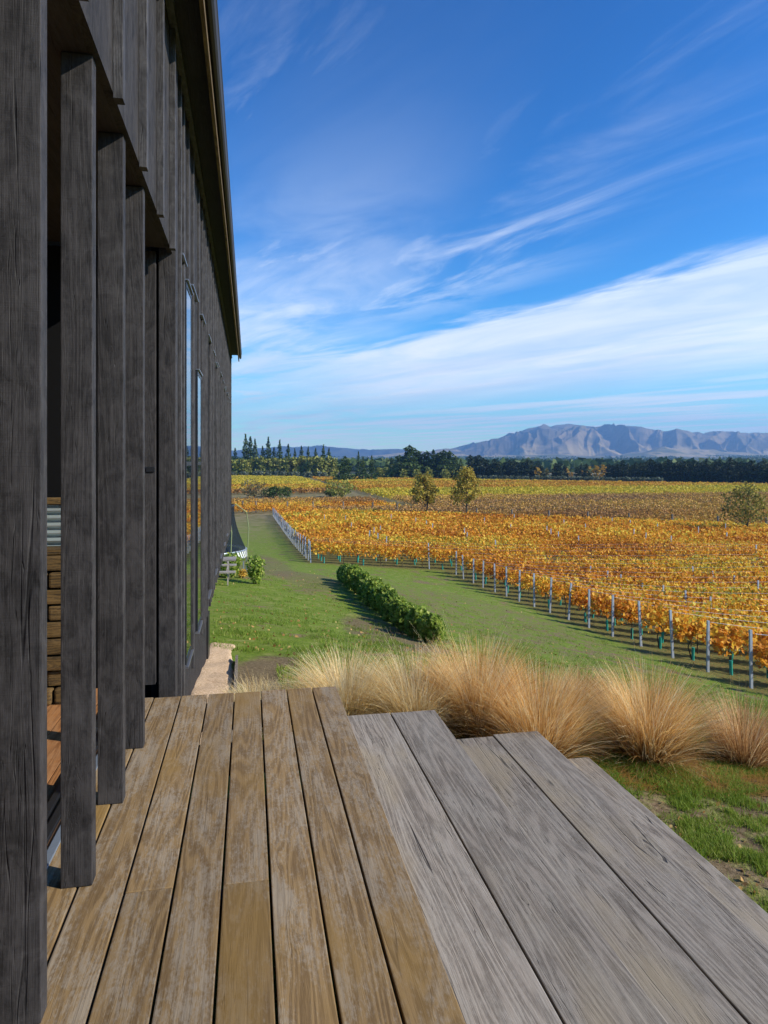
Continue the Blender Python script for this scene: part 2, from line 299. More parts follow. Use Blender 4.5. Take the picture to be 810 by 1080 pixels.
def grid(name,X,Y,Z,mat,parent=None,smooth=True,wrap=False):
    nr,nc=X.shape; co=np.stack([X,Y,Z],-1).reshape(-1,3).astype(np.float32); me=bpy.data.meshes.new(name)
    i=np.arange(nr-1)[:,None]*nc; j=np.arange(nc if wrap else nc-1)[None]; j2=(j+1)%nc
    f=np.stack([i+j,i+j2,i+nc+j2,i+nc+j],-1).reshape(-1,4).astype(np.int32); n=len(f)
    me.vertices.add(len(co)); me.vertices.foreach_set('co',co.ravel()); me.loops.add(n*4); me.loops.foreach_set('vertex_index',f.ravel())
    me.polygons.add(n); me.polygons.foreach_set('loop_start',np.arange(0,n*4,4,dtype=np.int32)); me.polygons.foreach_set('loop_total',np.full(n,4,dtype=np.int32))
    me.polygons.foreach_set('use_smooth',np.full(n,smooth)); me.update(calc_edges=True)
    return link_mesh(name,me,mat,parent)
def leaves(C,size,flat=0.,aspect=1.5,rng=RNG):
    """randomly turned leaf-like rhombi round centres C (N,3)"""
    n=len(C); size=np.broadcast_to(size,(n,)) if np.ndim(size)<=1 else size
    a=rng.normal(size=(n,3)); a[:,2]*=(1-flat*.5); a/=np.linalg.norm(a,axis=1,keepdims=True)
    b=rng.normal(size=(n,3)); b-= (b*a).sum(1,keepdims=True)*a; b/=np.linalg.norm(b,axis=1,keepdims=True)
    nn=np.cross(a,b); s=(size*(.6+.8*rng.random(n)))[:,None]
    a=a*s*.5*aspect; b=b*s*.5; nn=nn*s*.12
    return np.stack([C-a,C-b*1.0+nn+a*.15,C+a,C+b+nn+a*.15],1)
ORD=['first','second','third','fourth','fifth','sixth','seventh','eighth','ninth','tenth','eleventh','twelfth','thirteenth','fourteenth','fifteenth','sixteenth','seventeenth','eighteenth','nineteenth']
TENS={20:'twent',30:'thirt',40:'fort',50:'fift',60:'sixt',70:'sevent',80:'eight',90:'ninet'}
def ordw(i):  # i from 1
    if i>=100: return ('hundred-and-'+ordw(i-100)) if i>100 else 'hundredth'
    if i<20: return ORD[i-1]
    tn=i//10*10; return TENS[tn]+'ieth' if i==tn else TENS[tn]+'y-'+ORD[i-tn-1]
def dup(o,parent=None,loc=None,rz=None,scale=None,label=None,group=None):
    c=o.copy(); COL.objects.link(c)
    if parent: c.parent=parent
    if loc is not None: c.location=loc
    if rz is not None: c.rotation_euler=(0,0,rz)
    if scale is not None: c.scale=scale
    if label: c['label']=label
    if group: c['group']=group
    for ch in o.children: dup(ch,c)
    return c
# ------------------------------------------------------------------ ground
NA=420; rr=[0.0]
r=.25
while r<9300: rr.append(r); r*=1.030; 
rr=np.array(rr); th=np.linspace(0,2*np.pi,NA,endpoint=False)
# put more angular steps into the field of view
th=th+ .75*np.sin(th-np.pi/2+YAW+.05)*-1*0
RR,TH=np.meshgrid(rr,th,indexing='ij'); GX=RR*np.sin(TH); GY=RR*np.cos(TH); GZ=GH(GX,GY)
near=1-ss(25,60,RR); GZ=GZ+near*((fbm(GX*1.1,GY*1.1,4,3)-.47)*.12+(fbm(GX*5,GY*5,2,9)-.4)*.03)
gr=grid('ground',GX,GY,GZ,M['ground'],wrap=True); tag(gr,kind='structure')
def gz2(x,y):
    x=np.asarray(x,float); y=np.asarray(y,float); return GH(x,y)+(1-ss(25,60,np.hypot(x,y)))*((fbm(x*1.1,y*1.1,4,3)-.47)*.12+(fbm(x*5,y*5,2,9)-.4)*.03)
# ------------------------------------------------------------------ mountains
prof=np.array([(-900,470),(-300,476),(0,474),(245,478),(270,475.5),(330,473.5),(360,475),(390,477.5),(420,475.5),(450,478),(480,474),(495,470.5),(520,466),(545,457.5),(560,453),(575,451),(600,449),(625,452),(650,450),(670,451.5),(690,455),(700,456.5),(715,455),(740,459),(760,456.5),(790,459),(830,457),(900,462),(1000,458),(1200,466),(1800,470)],float)
def mountains(name,r0,r1,scale,az0,az1,seed,drop,na=1500,nr=150,hm='hill'):
    pxs=np.linspace(az0,az1,na); q=np.linspace(0,1,nr); Q,PX=np.meshgrid(q,pxs,indexing='ij')
    hpx=np.interp(PX,prof[:,0],HY-prof[:,1]); D=r0+(r1-r0)*Q
    top=hpx/F*r1*scale*.80-drop
    # spurs running down towards the plain, with wandering gullies
    w=PX/26.+ (fbm(PX/60,Q*3,3,seed)-.5)*2.4+Q*1.1; spur=1-np.abs(2*(vnoise(w,Q*1.3,seed+3))-1)
    w2=PX/9.+ (fbm(PX/20,Q*6,3,seed+5)-.5)*3; spur2=1-np.abs(2*vnoise(w2,Q*4,seed+8)-1)
    f=ss(0,.9,Q)
    env=f*(1-f*.0); mid=np.sin(np.clip(Q,0,1)*np.pi)
    Hh=top*(env*.93+mid*(spur**1.2*.62*(1-Q**3)+spur2*.16*(1-Q**2)+.05*(1-np.abs(2*vnoise(PX/4+w*.3,Q*9,seed+11)-1))*(1-Q)-.30))+top*.05*(fbm(PX/30,Q*3,3,seed+2)-.3)*2*env
    Hh=Hh*ss(0,.12,Q)
    Hh=np.maximum(Hh,0)
    app=(Hh+CZ+33-CZ)/D; mx=app.max(0); want=(HY-np.interp(pxs,prof[:,0],prof[:,1])-1.2)/F*scale+.0010*(fbm(pxs/11.,pxs*0+seed,3,seed)-.5)
    k_=want/np.maximum((Hh/D).max(0),1e-6)
    k_=np.convolve(np.pad(k_,12,mode='edge'),np.ones(25)/25,'valid')
    k_=k_*(1-ss(400,545,pxs) if hm=='hill_dark' else ss(340,470,pxs))
    Hh=Hh*k_[None]
    U=(PX-405)/F; Xw=D*SA+U*D*CA; Yw=D*CA-U*D*SA
    base=GH(Xw,Yw)-3
    o=grid(name,Xw,Yw,base+np.maximum(Hh,0)+0,M[hm]); return o
tag(mountains('mountains',5600,8200,1.0,330,1300,4,0),kind='structure')
fpx=np.linspace(430,1300,700); fq=np.linspace(0,1,40); FQ,FP=np.meshgrid(fq,fpx,indexing='ij'); FD=4300+1500*FQ; FU=(FP-405)/F
FX=FD*SA+FU*FD*CA; FY=FD*CA-FU*FD*SA; FH=np.sin(FQ*np.pi)**.8*(95*np.clip(fbm(FP/70.,FQ*2.+3,4,31)-.30,0,1)*1.9)*ss(440,640,FP)
tag(grid('foothills',FX,FY,GH(FX,FY)-2+FH,M['foot']),kind='structure')
tag(mountains('distant_hills',7000,8700,1.12,-400,560,14,0,na=700,nr=60,hm='hill_dark'),kind='structure')
# ------------------------------------------------------------------ haze
mb=MB(); mb.box((-9500,-9500,-14),(9500,9500,620)); m,t=newmat('haze'); v=t.add('ShaderNodeVolumePrincipled'); v.inputs['Color'].default_value=(.30,.56,1.,1); v.inputs['Density'].default_value=1.35e-4; v.inputs['Anisotropy'].default_value=.2
o=t.add('ShaderNodeOutputMaterial'); t.l.new(v.outputs[0],o.inputs['Volume']); tag(mb.build('haze',m),kind='stuff')
# ------------------------------------------------------------------ deck
YE_=3.94
deck=thing('timber_deck','brown timber deck of long worn boards beside the dark house','deck',(0,1,0))
def child_loc(o,par): o.location=-Vector(par.location) ; return o
def part(mb,name,mat,par): 
    o=mb.build(name,mat,par); o.location=-Vector(par.location); return o
pitch=.1445; edge=.4925; boards=[]
for i in range(8):
    x1=edge-i*pitch; x0=x1-pitch+.0075
    joints={5:2.17,3:2.155}.get(i)
    ye=YE_+random.uniform(-.006,.006)
    segs=[(-3.0,joints-.0015),(joints+.0015,ye)] if joints else [(-3.0,ye)]
    for a,b in segs: part(MB().box((x0,a,-.032),(x1,b,0+random.uniform(-.0012,.0012)),.003),'deck_board',M['deck'],deck)
for y in [3.86,3.3,2.75,2.165,1.6,1.05,.5,-.1,-.7,-1.3,-1.9,-2.5]: part(MB().box((-.62,y-.025,-.17),(edge-.03,y+.025,-.034)),'joist',M['char_h'],deck)
part(MB().box((edge-.03,-3,-.17),(edge-.006,YE_-.01,-.036)),'fascia_board',M['deck'],deck)
# ------------------------------------------------------------------ steps
steps=thing('timber_steps','broad grey weathered timber steps going down from the deck to the grass','steps',(1.3,1,-.5))
pl=[(.515,.8105,-.18,3.945),(.8165,1.083,-.18,3.935),(1.078,1.4455,-.36,3.925),(1.4525,1.742,-.36,3.945),(1.733,2.074,-.54,3.93)]
for k,(a,b,z,ye) in enumerate(pl):
    mb=MB(); mb.box((a,-3,z-.05),(b,ye,z+(.002 if k in(1,3) else 0)),.004); part(mb,'tread_plank',M['grey_wood'],steps)
for a,z0,z1 in [(1.045,-.53,-.232),(1.70,-.62,-.412),(2.03,-.8,-.592)]:
    part(MB().box((a,-3,z0),(a+.03,3.90,z1)),'riser',M['grey_wood'],steps)
part(MB().box((.52,3.86,-.8),(1.74,3.90,-.412)),'end_panel',M['grey_wood'],steps)
part(MB().box((.52,3.86,-.41),(1.04,3.90,-.232)),'end_panel',M['grey_wood'],steps)
# ------------------------------------------------------------------ house
WX=-.453; Y0,Y1=4.27,16.9; TOP=3.89
house=thing('house','long dark timber clad house with vertical battens, fins and a gutter, left of the deck','house',(-3,8,-.6))
H=lambda mb,name,mat: part(mb,name,M[mat],house)
for y in [-1.92,-1.40,-.88,-.36,.16,.68,1.19,1.70,2.225,2.74,3.25]:
    H(MB().box((-.563,y,0.0015),(-.473+.002*random.random(),y+.053,2.547),.0025),'post','char')
yb=-3.2
# upper cladding over the porch : boards between battens
bats=[-2.5,-1.95,-1.4,-.85,-.3,.25,.80,1.35,1.9,2.44,2.99,3.55,4.10]
H(MB().box((-.483,yb,2.55),(WX,Y0-.002,TOP)),'lintel_cladding','clad')
for y in bats: H(MB().box((WX+.0005,y,2.530),(-.42,y+.045,TOP-.09),.002),'batten','batt')
H(MB().box((-3.6,yb,2.552),(-.4835,Y0-.1,2.60)),'porch_ceiling','char_h')
H(MB().box((-3.6,4.235,-.02),(-.842,4.30,2.548)),'porch_end_wall','int')  # blackened so the porch depth stays dark where sun reaches it
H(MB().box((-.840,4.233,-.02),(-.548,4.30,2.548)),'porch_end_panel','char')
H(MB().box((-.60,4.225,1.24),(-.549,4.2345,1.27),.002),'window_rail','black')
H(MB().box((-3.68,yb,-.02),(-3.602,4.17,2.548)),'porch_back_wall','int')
H(MB().box((-3.6,-3.28,-.02),(-.5,-3.202,2.548)),'porch_end_wall','char')
# interior floor
for i in range(18):
    x1=-.665-.0-.14*i-.0; 
    if x1<-3.5: break
    H(MB().box((x1-.136,-3.15,-.03),(x1,4.17,-.002),.002),'floor_board','floor')
for x in (-.646,-.676,-.706): pass
H(MB().box((-.70,-3.15,.0005),(-.672,4.17,.020),.002),'door_track','black'); H(MB().box((-.742,-3.15,.0005),(-.715,4.17,.022),.002),'door_track','black'); H(MB().box((-.660,-3.15,-.03),(-.632,4.17,.008),.002),'door_track','metal')
# main wall, bay by bay
H(MB().box((-.533,Y0,-.345),(-.435,Y0+.11,TOP-.1),.004),'corner_post','char')
edges=[4.382,4.62,4.98,5.42,6.05,6.50]
while edges[-1]<Y1-.8: edges.append(edges[-1]+.52)
edges.append(Y1)
wins={2:(-.10,2.54),4:(-.12,2.05),7:(-.12,2.62),10:(-.12,2.55),13:(-.12,2.62),16:(-.12,2.55),19:(-.12,2.62)}
for bid,(y,ye) in enumerate(zip(edges[:-1],edges[1:])):
    ye-=.003; GXF=-.434 if bid<5 else -.458
    if bid in wins:
        z0,z1=wins[bid]
        H(MB().box((-.53,y,-.35),(WX,ye,z0-.04)),'wall_panel','clad'); H(MB().box((-.53,y,z1+.04),(WX,ye,TOP)),'wall_panel','clad')
        H(MB().box((WX+.0005,y+.22,z1+.06),(WX+.018,y+.265,TOP-.09),.002),'batten','batt')
        fr=MB(); fw_=.022
        for a,b in (((-.50,y,z0-.03),(GXF,y+fw_,z1+.03)),((-.50,ye-fw_,z0-.03),(GXF,ye,z1+.03)),((-.50,y+fw_+.001,z0-.03),(GXF,ye-fw_-.001,z0)),((-.50,y+fw_+.001,z1),(GXF,ye-fw_-.001,z1+.03)),((-.50,y+fw_+.001,1.27),(GXF-.001,ye-fw_-.001,1.30))): fr.box(a,b,.001)
        w=H(fr,'window','black')
        for a,b in ((z0+.001,1.269),(1.301,z1-.001)):
            g=part(MB().box((-.470,y+fw_+.001,a),(GXF-.003,ye-fw_-.001,b)),'pane',M['glass'],house); g.parent=w; g.location=(0,0,0)
        H(MB().box((WX+.001,y-.005,z1+.036),(WX+.034,ye+.005,z1+.046),.001),'window_flashing','flash')
        H(MB().box((WX-.03,y-.005,z0-.055),(WX+.034,ye+.005,z0-.040),.001),'window_sill','flash')
    else:
        H(MB().box((-.53,y,-.35),(WX,ye,TOP)),'wall_panel','clad')
        H(MB().box((WX+.0005,y+.22,-.352),(WX+.018,y+.265,TOP-.09),.002),'batten','batt')
        if bid%2==1: H(MB().box((WX+.001,y+.03,2.66),(WX+.030,ye-.03,2.672),.001),'joint_flashing','flash')
    if bid and (bid>5 or (bid not in wins and (bid-1) not in wins)): H(MB().box((WX+.0005,y-.024,-.354),(WX+.020,y+.021,TOP-.09),.002),'batten','batt')
H(MB().box((-.53,Y1-.002,-.355),(-.425,Y1+.045,TOP-.05),.003),'corner_post','char')
H(MB().box((-7,Y1-.06,-.35),(-.531,Y1,TOP)),'end_wall','char')
H(MB().box((-7,-3.3,-.35),(-6.9,Y1-.061,TOP)),'rear_wall','char')
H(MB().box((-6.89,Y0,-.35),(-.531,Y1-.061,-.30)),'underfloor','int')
H(MB().box((-.52,Y0,-1.6),(-.49,8.55,-.352)),'base_panel','clad')
H(MB().box((-6.8,8.50,-3.2),(-.521,8.55,-.352)),'base_panel','clad')
H(MB().box((-.489,8.2,-1.25),(-.470,8.5,-.5),.002),'base_vent','black')
for yy in (12.2,16.5): H(MB().tube([(-2.4,yy,-.35),(-2.4,yy,-4.4)],.09,12),'pile','stake')
H(MB().box((-.58,4.305,-.3),(-.5305,4.50,2.9)),'gap_filler','int')  # black filler added behind the corner gap, blocks the sky and keeps it dark
# eave
H(MB().box((-.52,yb,TOP+.001),(-.262,Y1+.10,TOP+.02)),'soffit','char_h')
H(MB().box((WX+.003,yb,TOP-.085),(-.408,Y1+.05,TOP-.045),.002),'eave_trim','batt')
H(MB().box((-.445,yb,TOP-.05),(-.425,Y1+.04,TOP-.042)),'drip_trim','flash') if False else None
H(MB().box((-.262,yb,TOP-.15),(-.238,Y1+.11,TOP+.12),.002),'fascia','fascia')
g=bmesh.new(); prof_=[(-.235,-.02),(-.235,-.125),(-.222,-.142),(-.203,-.142),(-.190,-.128),(-.186,-.03),(-.180,-.022),(-.180,-.012),(-.192,-.012),(-.196,-.03),(-.205,-.120),(-.228,-.120),(-.228,-.02)]
va=[g.verts.new((x,yb,TOP+.06+z)) for x,z in prof_]; vb=[g.verts.new((x,Y1+.14,TOP+.06+z)) for x,z in prof_]
for i in range(len(prof_)): j=(i+1)%len(prof_); g.faces.new((va[i],va[j],vb[j],vb[i]))
g.faces.new(va[::-1]); g.faces.new(vb)
mm=MB(); mm.bm.free(); mm.bm=g; H(mm,'gutter','gutter')
rf=MB(); rf.box((-7.6,yb,TOP+.0),(-.2,Y1+.12,TOP+.06))
for v in rf.bm.verts: v.co.z+= .09+ (min(0,-(v.co.x+.2))*0) + (-.2-v.co.x)*.30 if v.co.x>-3.9 else .09+1.1
H(rf,'roof','roof')
# firewood in the porch
fw=thing('firewood_stack','stack of split golden firewood against the porch end wall','firewood',(-1.1,4.0,0))
yy=0.002
for row in range(9):
    x=-1.85+random.uniform(0,.05)
    while x<-1.0:
        w=random.uniform(.22,.5); h=.088
        mb=MB(); mb.box((x,3.94+random.uniform(-.03,.02),yy),(min(x+w,-.95),4.22,yy+h-.008),.012); part(mb,'log',M['log'],fw); x+=w+.012
    yy+=h+.001
sh=thing('corrugated_sheet','pale corrugated iron sheet lying on top of the firewood stack','metal sheet',(-1.2,4.0,.81))
bm=bmesh.new(); xs=np.linspace(-1.75,-.72,40)
for k in range(5):
    pass
rows=[]; zs=np.linspace(.83,1.06,60)
for z in zs:
    yv=4.08+.012*math.sin((z-.83)*2*math.pi/.042)
    rows.append([bm.verts.new((x,yv,z)) for x in (-1.85,-.95)])
for i in range(59): bm.faces.new((rows[i][0],rows[i][1],rows[i+1][1],rows[i+1][0]))
me=bpy.data.meshes.new('sheet'); 
mm=MB(); mm.bm.free(); mm.bm=bm
q=part(mm,'sheet',M['corr'],sh); md=q.modifiers.new('t','SOLIDIFY'); md.thickness=.002
part(MB().box((-1.78,4.06,1.065),(-.95,4.12,1.10),.003),'batten_rail',M['log'],sh); part(MB().box((-1.78,3.95,.80),(-.95,4.12,.828),.003),'shelf',M['log'],sh)
# ------------------------------------------------------------------ sand path + edging
ys=np.linspace(4.1,9.6,60); xs=np.linspace(0,1,16); YY,XX=np.meshgrid(ys,xs,indexing='ij')
XR=-.14+.03*np.sin(YY*1.3)+.05*vnoise(YY*4,YY*0)-.012*(YY-4); XW=-.535+(XR+.535)*XX
pz=gz2(XW,YY)+.02+.012*fbm(XW*9,YY*9,3,2)-.03*(np.abs(XX-.5)*2)**8
pa=grid('path',XW,YY,pz,M['sand']); tag(pa,kind='structure')
ed=thing('path_edging','thin pale timber edging strip along the sandy path','edging',(.25,6,gz(.25,6)))
seg=MB(); ysn=np.linspace(4.6,8.3,8)
for a,b in zip(ysn[:-1],ysn[1:]):
    xa=-.11-.012*(a-4); xb=-.11-.012*(b-4); za=gz(xa,a); zb=gz(xb,b)
    v=[Vector((x,y,z)) for (x,y,z) in ((xa,a,za-.05),(xa+.03,a,za-.05),(xa+.03,a,za+.06),(xa,a,za+.06),(xb,b,zb-.05),(xb+.03,b,zb-.05),(xb+.03,b,zb+.06),(xb,b,zb+.06))]
    v=[seg.bm.verts.new(p) for p in v]
    for f in ((0,1,2,3),(4,7,6,5),(0,4,5,1),(1,5,6,2),(2,6,7,3),(3,7,4,0)): seg.bm.faces.new([v[i] for i in f])
part(seg,'edging_board',M['edging'],ed)
# ------------------------------------------------------------------ tussocks
def tussock_mesh(n,hgt,spread,droop,seed,wid=.0028,lean=(0,0)):
    rg=np.random.default_rng(seed); seg=6
    ang=rg.random(n)*2*np.pi; rad=np.sqrt(rg.random(n))*.13; t0=np.abs(rg.normal(0,.46,n))*spread+.05*rg.random(n)+rad*1.6
    t0=np.minimum(t0,1.12+.1*rg.random(n))
    L=hgt*(.50+.5*rg.random(n)**.6)*(1.06-.40*np.clip(t0-.25,0,1)); az=ang+rg.normal(0,.35,n)
    bx=rad*np.cos(ang); by=rad*np.sin(ang)
    clump=rg.integers(0,60,n); cd=rg.normal(0,.17,(60,2)); cw=rg.normal(0,.1,(46,))
    dr=droop*(.4+1.1*rg.random(n))
    pts=[]; px=bx.copy(); py=by.copy(); pz=np.zeros(n)-.03; tilt=t0.copy()
    for k in range(seg+1):
        pts.append(np.stack([px,py,pz],1)); 
        tt=tilt+dr*(k/seg)**1.7*1.2
        dx=np.sin(tt)*np.cos(az)+(cd[clump,0]+lean[0])*(k/seg)*.9; dy=np.sin(tt)*np.sin(az)+(cd[clump,1]+lean[1])*(k/seg)*.9; dz=np.cos(tt)
        nn=np.sqrt(dx*dx+dy*dy+dz*dz); st=L/seg/nn; px=px+dx*st; py=py+dy*st; pz=pz+dz*st
    pts=np.stack(pts,1)  # n,seg+1,3
    side=np.stack([-np.sin(az),np.cos(az),np.zeros(n)],1)+rg.normal(0,.35,(n,3)); side/=np.linalg.norm(side,axis=1,keepdims=True)
    w=(wid*(.6+.8*rg.random(n)))[:,None]*np.linspace(1,.25,seg+1)[None]
    A=pts-side[:,None]*w[...,None]*.5; B=pts+side[:,None]*w[...,None]*.5
    co=np.stack([A,B],2).reshape(-1,3).astype(np.float32); base=(np.arange(n)*(seg+1)*2)[:,None]; k=np.arange(seg)[None]*2
    f=np.stack([base+k,base+k+1,base+k+3,base+k+2],-1).reshape(-1,4).astype(np.int32); m_=len(f)
    me=bpy.data.meshes.new('blades'); me.vertices.add(len(co)); me.vertices.foreach_set('co',co.ravel()); me.loops.add(m_*4); me.loops.foreach_set('vertex_index',f.ravel())
    me.polygons.add(m_); me.polygons.foreach_set('loop_start',np.arange(0,m_*4,4,dtype=np.int32)); me.polygons.foreach_set('loop_total',np.full(m_,4,dtype=np.int32)); me.update(calc_edges=True); return me
TG='tussock grasses in the bed behind the steps'
tus=[ # px, base y, dist, height, spread, droop, material, label
 (683,795,4.75,.74,1.15,.55,'tussock','round golden tussock at the middle right, its whole base showing above the lawn'),
 (568,800,4.6,.74,1.15,.55,'tussock','golden tussock just beyond the end of the widest lower grey steps'),
 (783,782,5.0,.58,1.15,.5,'tussock_red','small rusty brown tussock at the right edge of the photo'),
 (505,790,4.95,.82,.95,.55,'tussock','tall upright tussock directly behind the raised middle grey plank'),
 (440,785,4.9,.70,1.2,.65,'tussock_pale','pale tussock bending low beside the deck corner'),
 (365,765,5.0,.70,1.15,.7,'tussock_pale','wispy pale tussock right beyond the last brown deck boards'),
 (305,752,5.0,.42,1.4,.8,'tussock_pale','low straw coloured tussock sprawling at the left end of the bed'),
 (272,748,5.15,.40,1.3,.8,'tussock_pale','thin pale tussock at the far left of the bed, nearest the sandy path'),
 (612,755,5.9,.52,1.0,.5,'tussock_red','tussock with an orange brown crown standing behind the front row'),
 (475,765,5.7,.45,1.2,.6,'tussock_pale','feathery tussock behind the pale one at the deck corner'),
]
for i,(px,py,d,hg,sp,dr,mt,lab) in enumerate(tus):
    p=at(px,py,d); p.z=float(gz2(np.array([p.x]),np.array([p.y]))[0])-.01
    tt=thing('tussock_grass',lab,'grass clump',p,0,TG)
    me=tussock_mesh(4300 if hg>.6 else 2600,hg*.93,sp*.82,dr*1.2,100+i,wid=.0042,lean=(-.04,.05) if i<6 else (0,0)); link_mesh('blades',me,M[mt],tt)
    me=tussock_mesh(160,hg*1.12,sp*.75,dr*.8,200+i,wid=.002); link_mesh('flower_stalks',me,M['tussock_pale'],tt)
# ------------------------------------------------------------------ lawn blades and fallen leaves (stuff)
def blades(name,pts,hh,seed,mat,wid=.006):
    rg=np.random.default_rng(seed); n=len(pts); az=rg.random(n)*2*np.pi; ln=hh*(.5+rg.random(n)); tilt=rg.normal(0,.5,(n,2))
    s=np.stack([np.cos(az),np.sin(az),0*az],1)*(wid*(.6+.8*rg.random(n)))[:,None]*.5
    tip=pts+np.stack([tilt[:,0]*ln,tilt[:,1]*ln,ln],1); return quads(name,np.stack([pts-s,pts+s,tip],1),mat,k=3)
def lawn_pts(n,dlo,dhi,pxlo,pxhi,seed,clumps=True,fs=2.6,th_=.44):
    rg=np.random.default_rng(seed); d=dlo*np.exp(rg.random(n)*math.log(dhi/dlo)); px=pxlo+(pxhi-pxlo)*rg.random(n); u=(px-405)/F*d
    X=d*SA+u*CA; Y=d*CA-u*SA; keep=~((X<2.12)&(Y<4.0))&~((X<.3)&(Y<9))
    if clumps: keep&= (fbm(X*fs,Y*fs,3,21)+rg.normal(0,.05,n)) > th_+.10*(rg.random(n))
    X=X[keep];Y=Y[keep]; return np.stack([X,Y,gz2(X,Y)-.003],1)
g1=lawn_pts(520000,2.6,6.0,480,1130,31,fs=5.5,th_=.37); g=blades('grass',g1,.032,1,M['grass'],.0055); tag(g,kind='stuff',label='green grass tufts on the ground beside the steps',cat='grass')
g2=lawn_pts(210000,5.5,26,225,930,32); g2=g2[(g2[:,0]<13)]; g=blades('grass',g2,.05,2,M['grass'],.012); tag(g,kind='stuff',label='lawn grass on the slope between house and vineyard',cat='grass')
g3=lawn_pts(2200,6.5,45,225,860,33,False); g=quads('fallen_leaves',leaves(g3+np.array([0,0,.015]),.04,0,1.3),M['deadleaf']); tag(g,kind='stuff',label='dry brown leaves scattered over the lawn',cat='leaves')
g5=lawn_pts(700,2.7,6.5,480,860,36,False); g=quads('leaf_litter',leaves(g5+np.array([0,0,.012]),.020,0,1.4),M['deadleaf']); tag(g,kind='stuff',label='small brown leaf litter in the grass beside the steps',cat='leaves')
# straw litter in bed
g4=lawn_pts(22000,4.2,6.2,270,850,34,False); rg=np.random.default_rng(5); a=rg.random(len(g4))*6.28; L=.05+.08*rg.random(len(g4)); v=np.stack([np.cos(a),np.sin(a),.15*rg.random(len(g4))],1)*L[:,None]; w=np.stack([-np.sin(a),np.cos(a),0*a],1)*.0015
b0=g4+np.array([0,0,.012]); g=quads('straw_litter',np.stack([b0-w,b0+w,b0+v+w,b0+v-w],1),M['tussock_pale']); tag(g,kind='stuff',label='dead straw litter lying under the tussocks',cat='straw')
# ------------------------------------------------------------------ hedge
hx,ha,hb=3.75,13.9,28.5
hg=thing('hedge','low bright green leafy hedge running down the lawn towards the vines','hedge',(hx,20,gz(hx,20)))
cs=[]; y=ha; trunks=MB(); rg=np.random.default_rng(8)
while y<hb:
    hh=.76+rg.normal(0,.09); rx=.30+rg.normal(0,.03); z0=gz(hx,y); n=2300
    dd=rg.normal(size=(n,3)); dd/=np.linalg.norm(dd,axis=1,keepdims=True); rr_=(.62+.42*rg.random(n)**.6)[:,None]; c=dd*rr_*np.array([rx,.42,hh*.54])
    lump=1+.22*(vnoise(dd[:,0]*3+y,dd[:,1]*3,5)-.5)[:,None]+.25*(vnoise(dd[:,2]*4+y,dd[:,0]*4,6)-.5)[:,None]; c=c*lump+np.array([hx+rg.normal(0,.04),y,z0+hh*.50]); c=c[c[:,2]>z0+.04]; cs.append(c)
    for k in range(3): trunks.tube([(hx+.06*k-.06,y,z0-.05),(hx+.14*(k-1),y+.1*(k-1),z0+.45)],[.018,.008],5)
    y+=.98
cs=np.concatenate(cs)-np.array(hg.location); quads('foliage',leaves(cs,.062,0,1.7),M['hedge'],hg); part(trunks,'stems',M['bark'],hg)
# ------------------------------------------------------------------ small shrubs near the table, and in the fields
def shrub(name,px,py,d,w,h,mat,label,leaf=.06,n=900,group=None,seed=0):
    p=at(px,py,d); p.z=gz(p.x,p.y); rg=np.random.default_rng(seed+int(px*7)); t_=thing(name,label,'shrub',p,0,group)
    dd=rg.normal(size=(n,3)); dd/=np.linalg.norm(dd,axis=1,keepdims=True); c=dd*(.35+.7*rg.random(n)**.7)[:,None]*np.array([w/2,w/2,h/2])
    c*=1+.5*(vnoise(dd[:,0]*2.5+px,dd[:,2]*2.5,3)-.5)[:,None]; c[:,2]+=h*.52; c=c[c[:,2]>.02]
    quads('foliage',leaves(c,leaf,0,1.6),M[mat],t_)
    mb=MB()
    for k in range(5): a=k*1.3; mb.tube([(0,0,-.05),(.1*w*math.cos(a),.1*w*math.sin(a),h*.3),(.28*w*math.cos(a),.28*w*math.sin(a),h*.75)],[.03*h,.02*h,.006*h],5)
    mb.build('stems',M['bark'],t_); return t_
shrub('shrub',270,606,22.5,.55,.95,'hedge','small bright green bush standing alone on the lawn beside the picnic table',.07,700)
shrub('shrub',242,600,24.0,.9,.85,'hedge','leafy green bush behind the picnic table against the house',.07,900)
shrub('shrub',256,606,24.3,.35,.3,'autumn','tiny orange leaved plant under the trampoline rim',.05,200)
shrub('shrub',268,520,190,7,5,'shrubdry','bare brownish shrub in the field close to the house wall',.3,700)
shrub('shrub',291,520,195,6,3.2,'conifer','low dark green shrub between vine blocks, left part of the field',.35,600)
shrub('shrub',283,520,200,5,2.2,'conifer','squat dark shrub just left of the low green one',.35,400)
shrub('shrub',303,520,190,2.5,3.6,'conifer','narrow upright dark green shrub in the field',.3,300)
shrub('shrub',360,520,195,8,5,'olive','olive green bush below the big dark conifer',.35,800)
shrub('shrub',349,520,200,4,2.2,'conifer','small dark bush left of the olive green bush',.35,300)
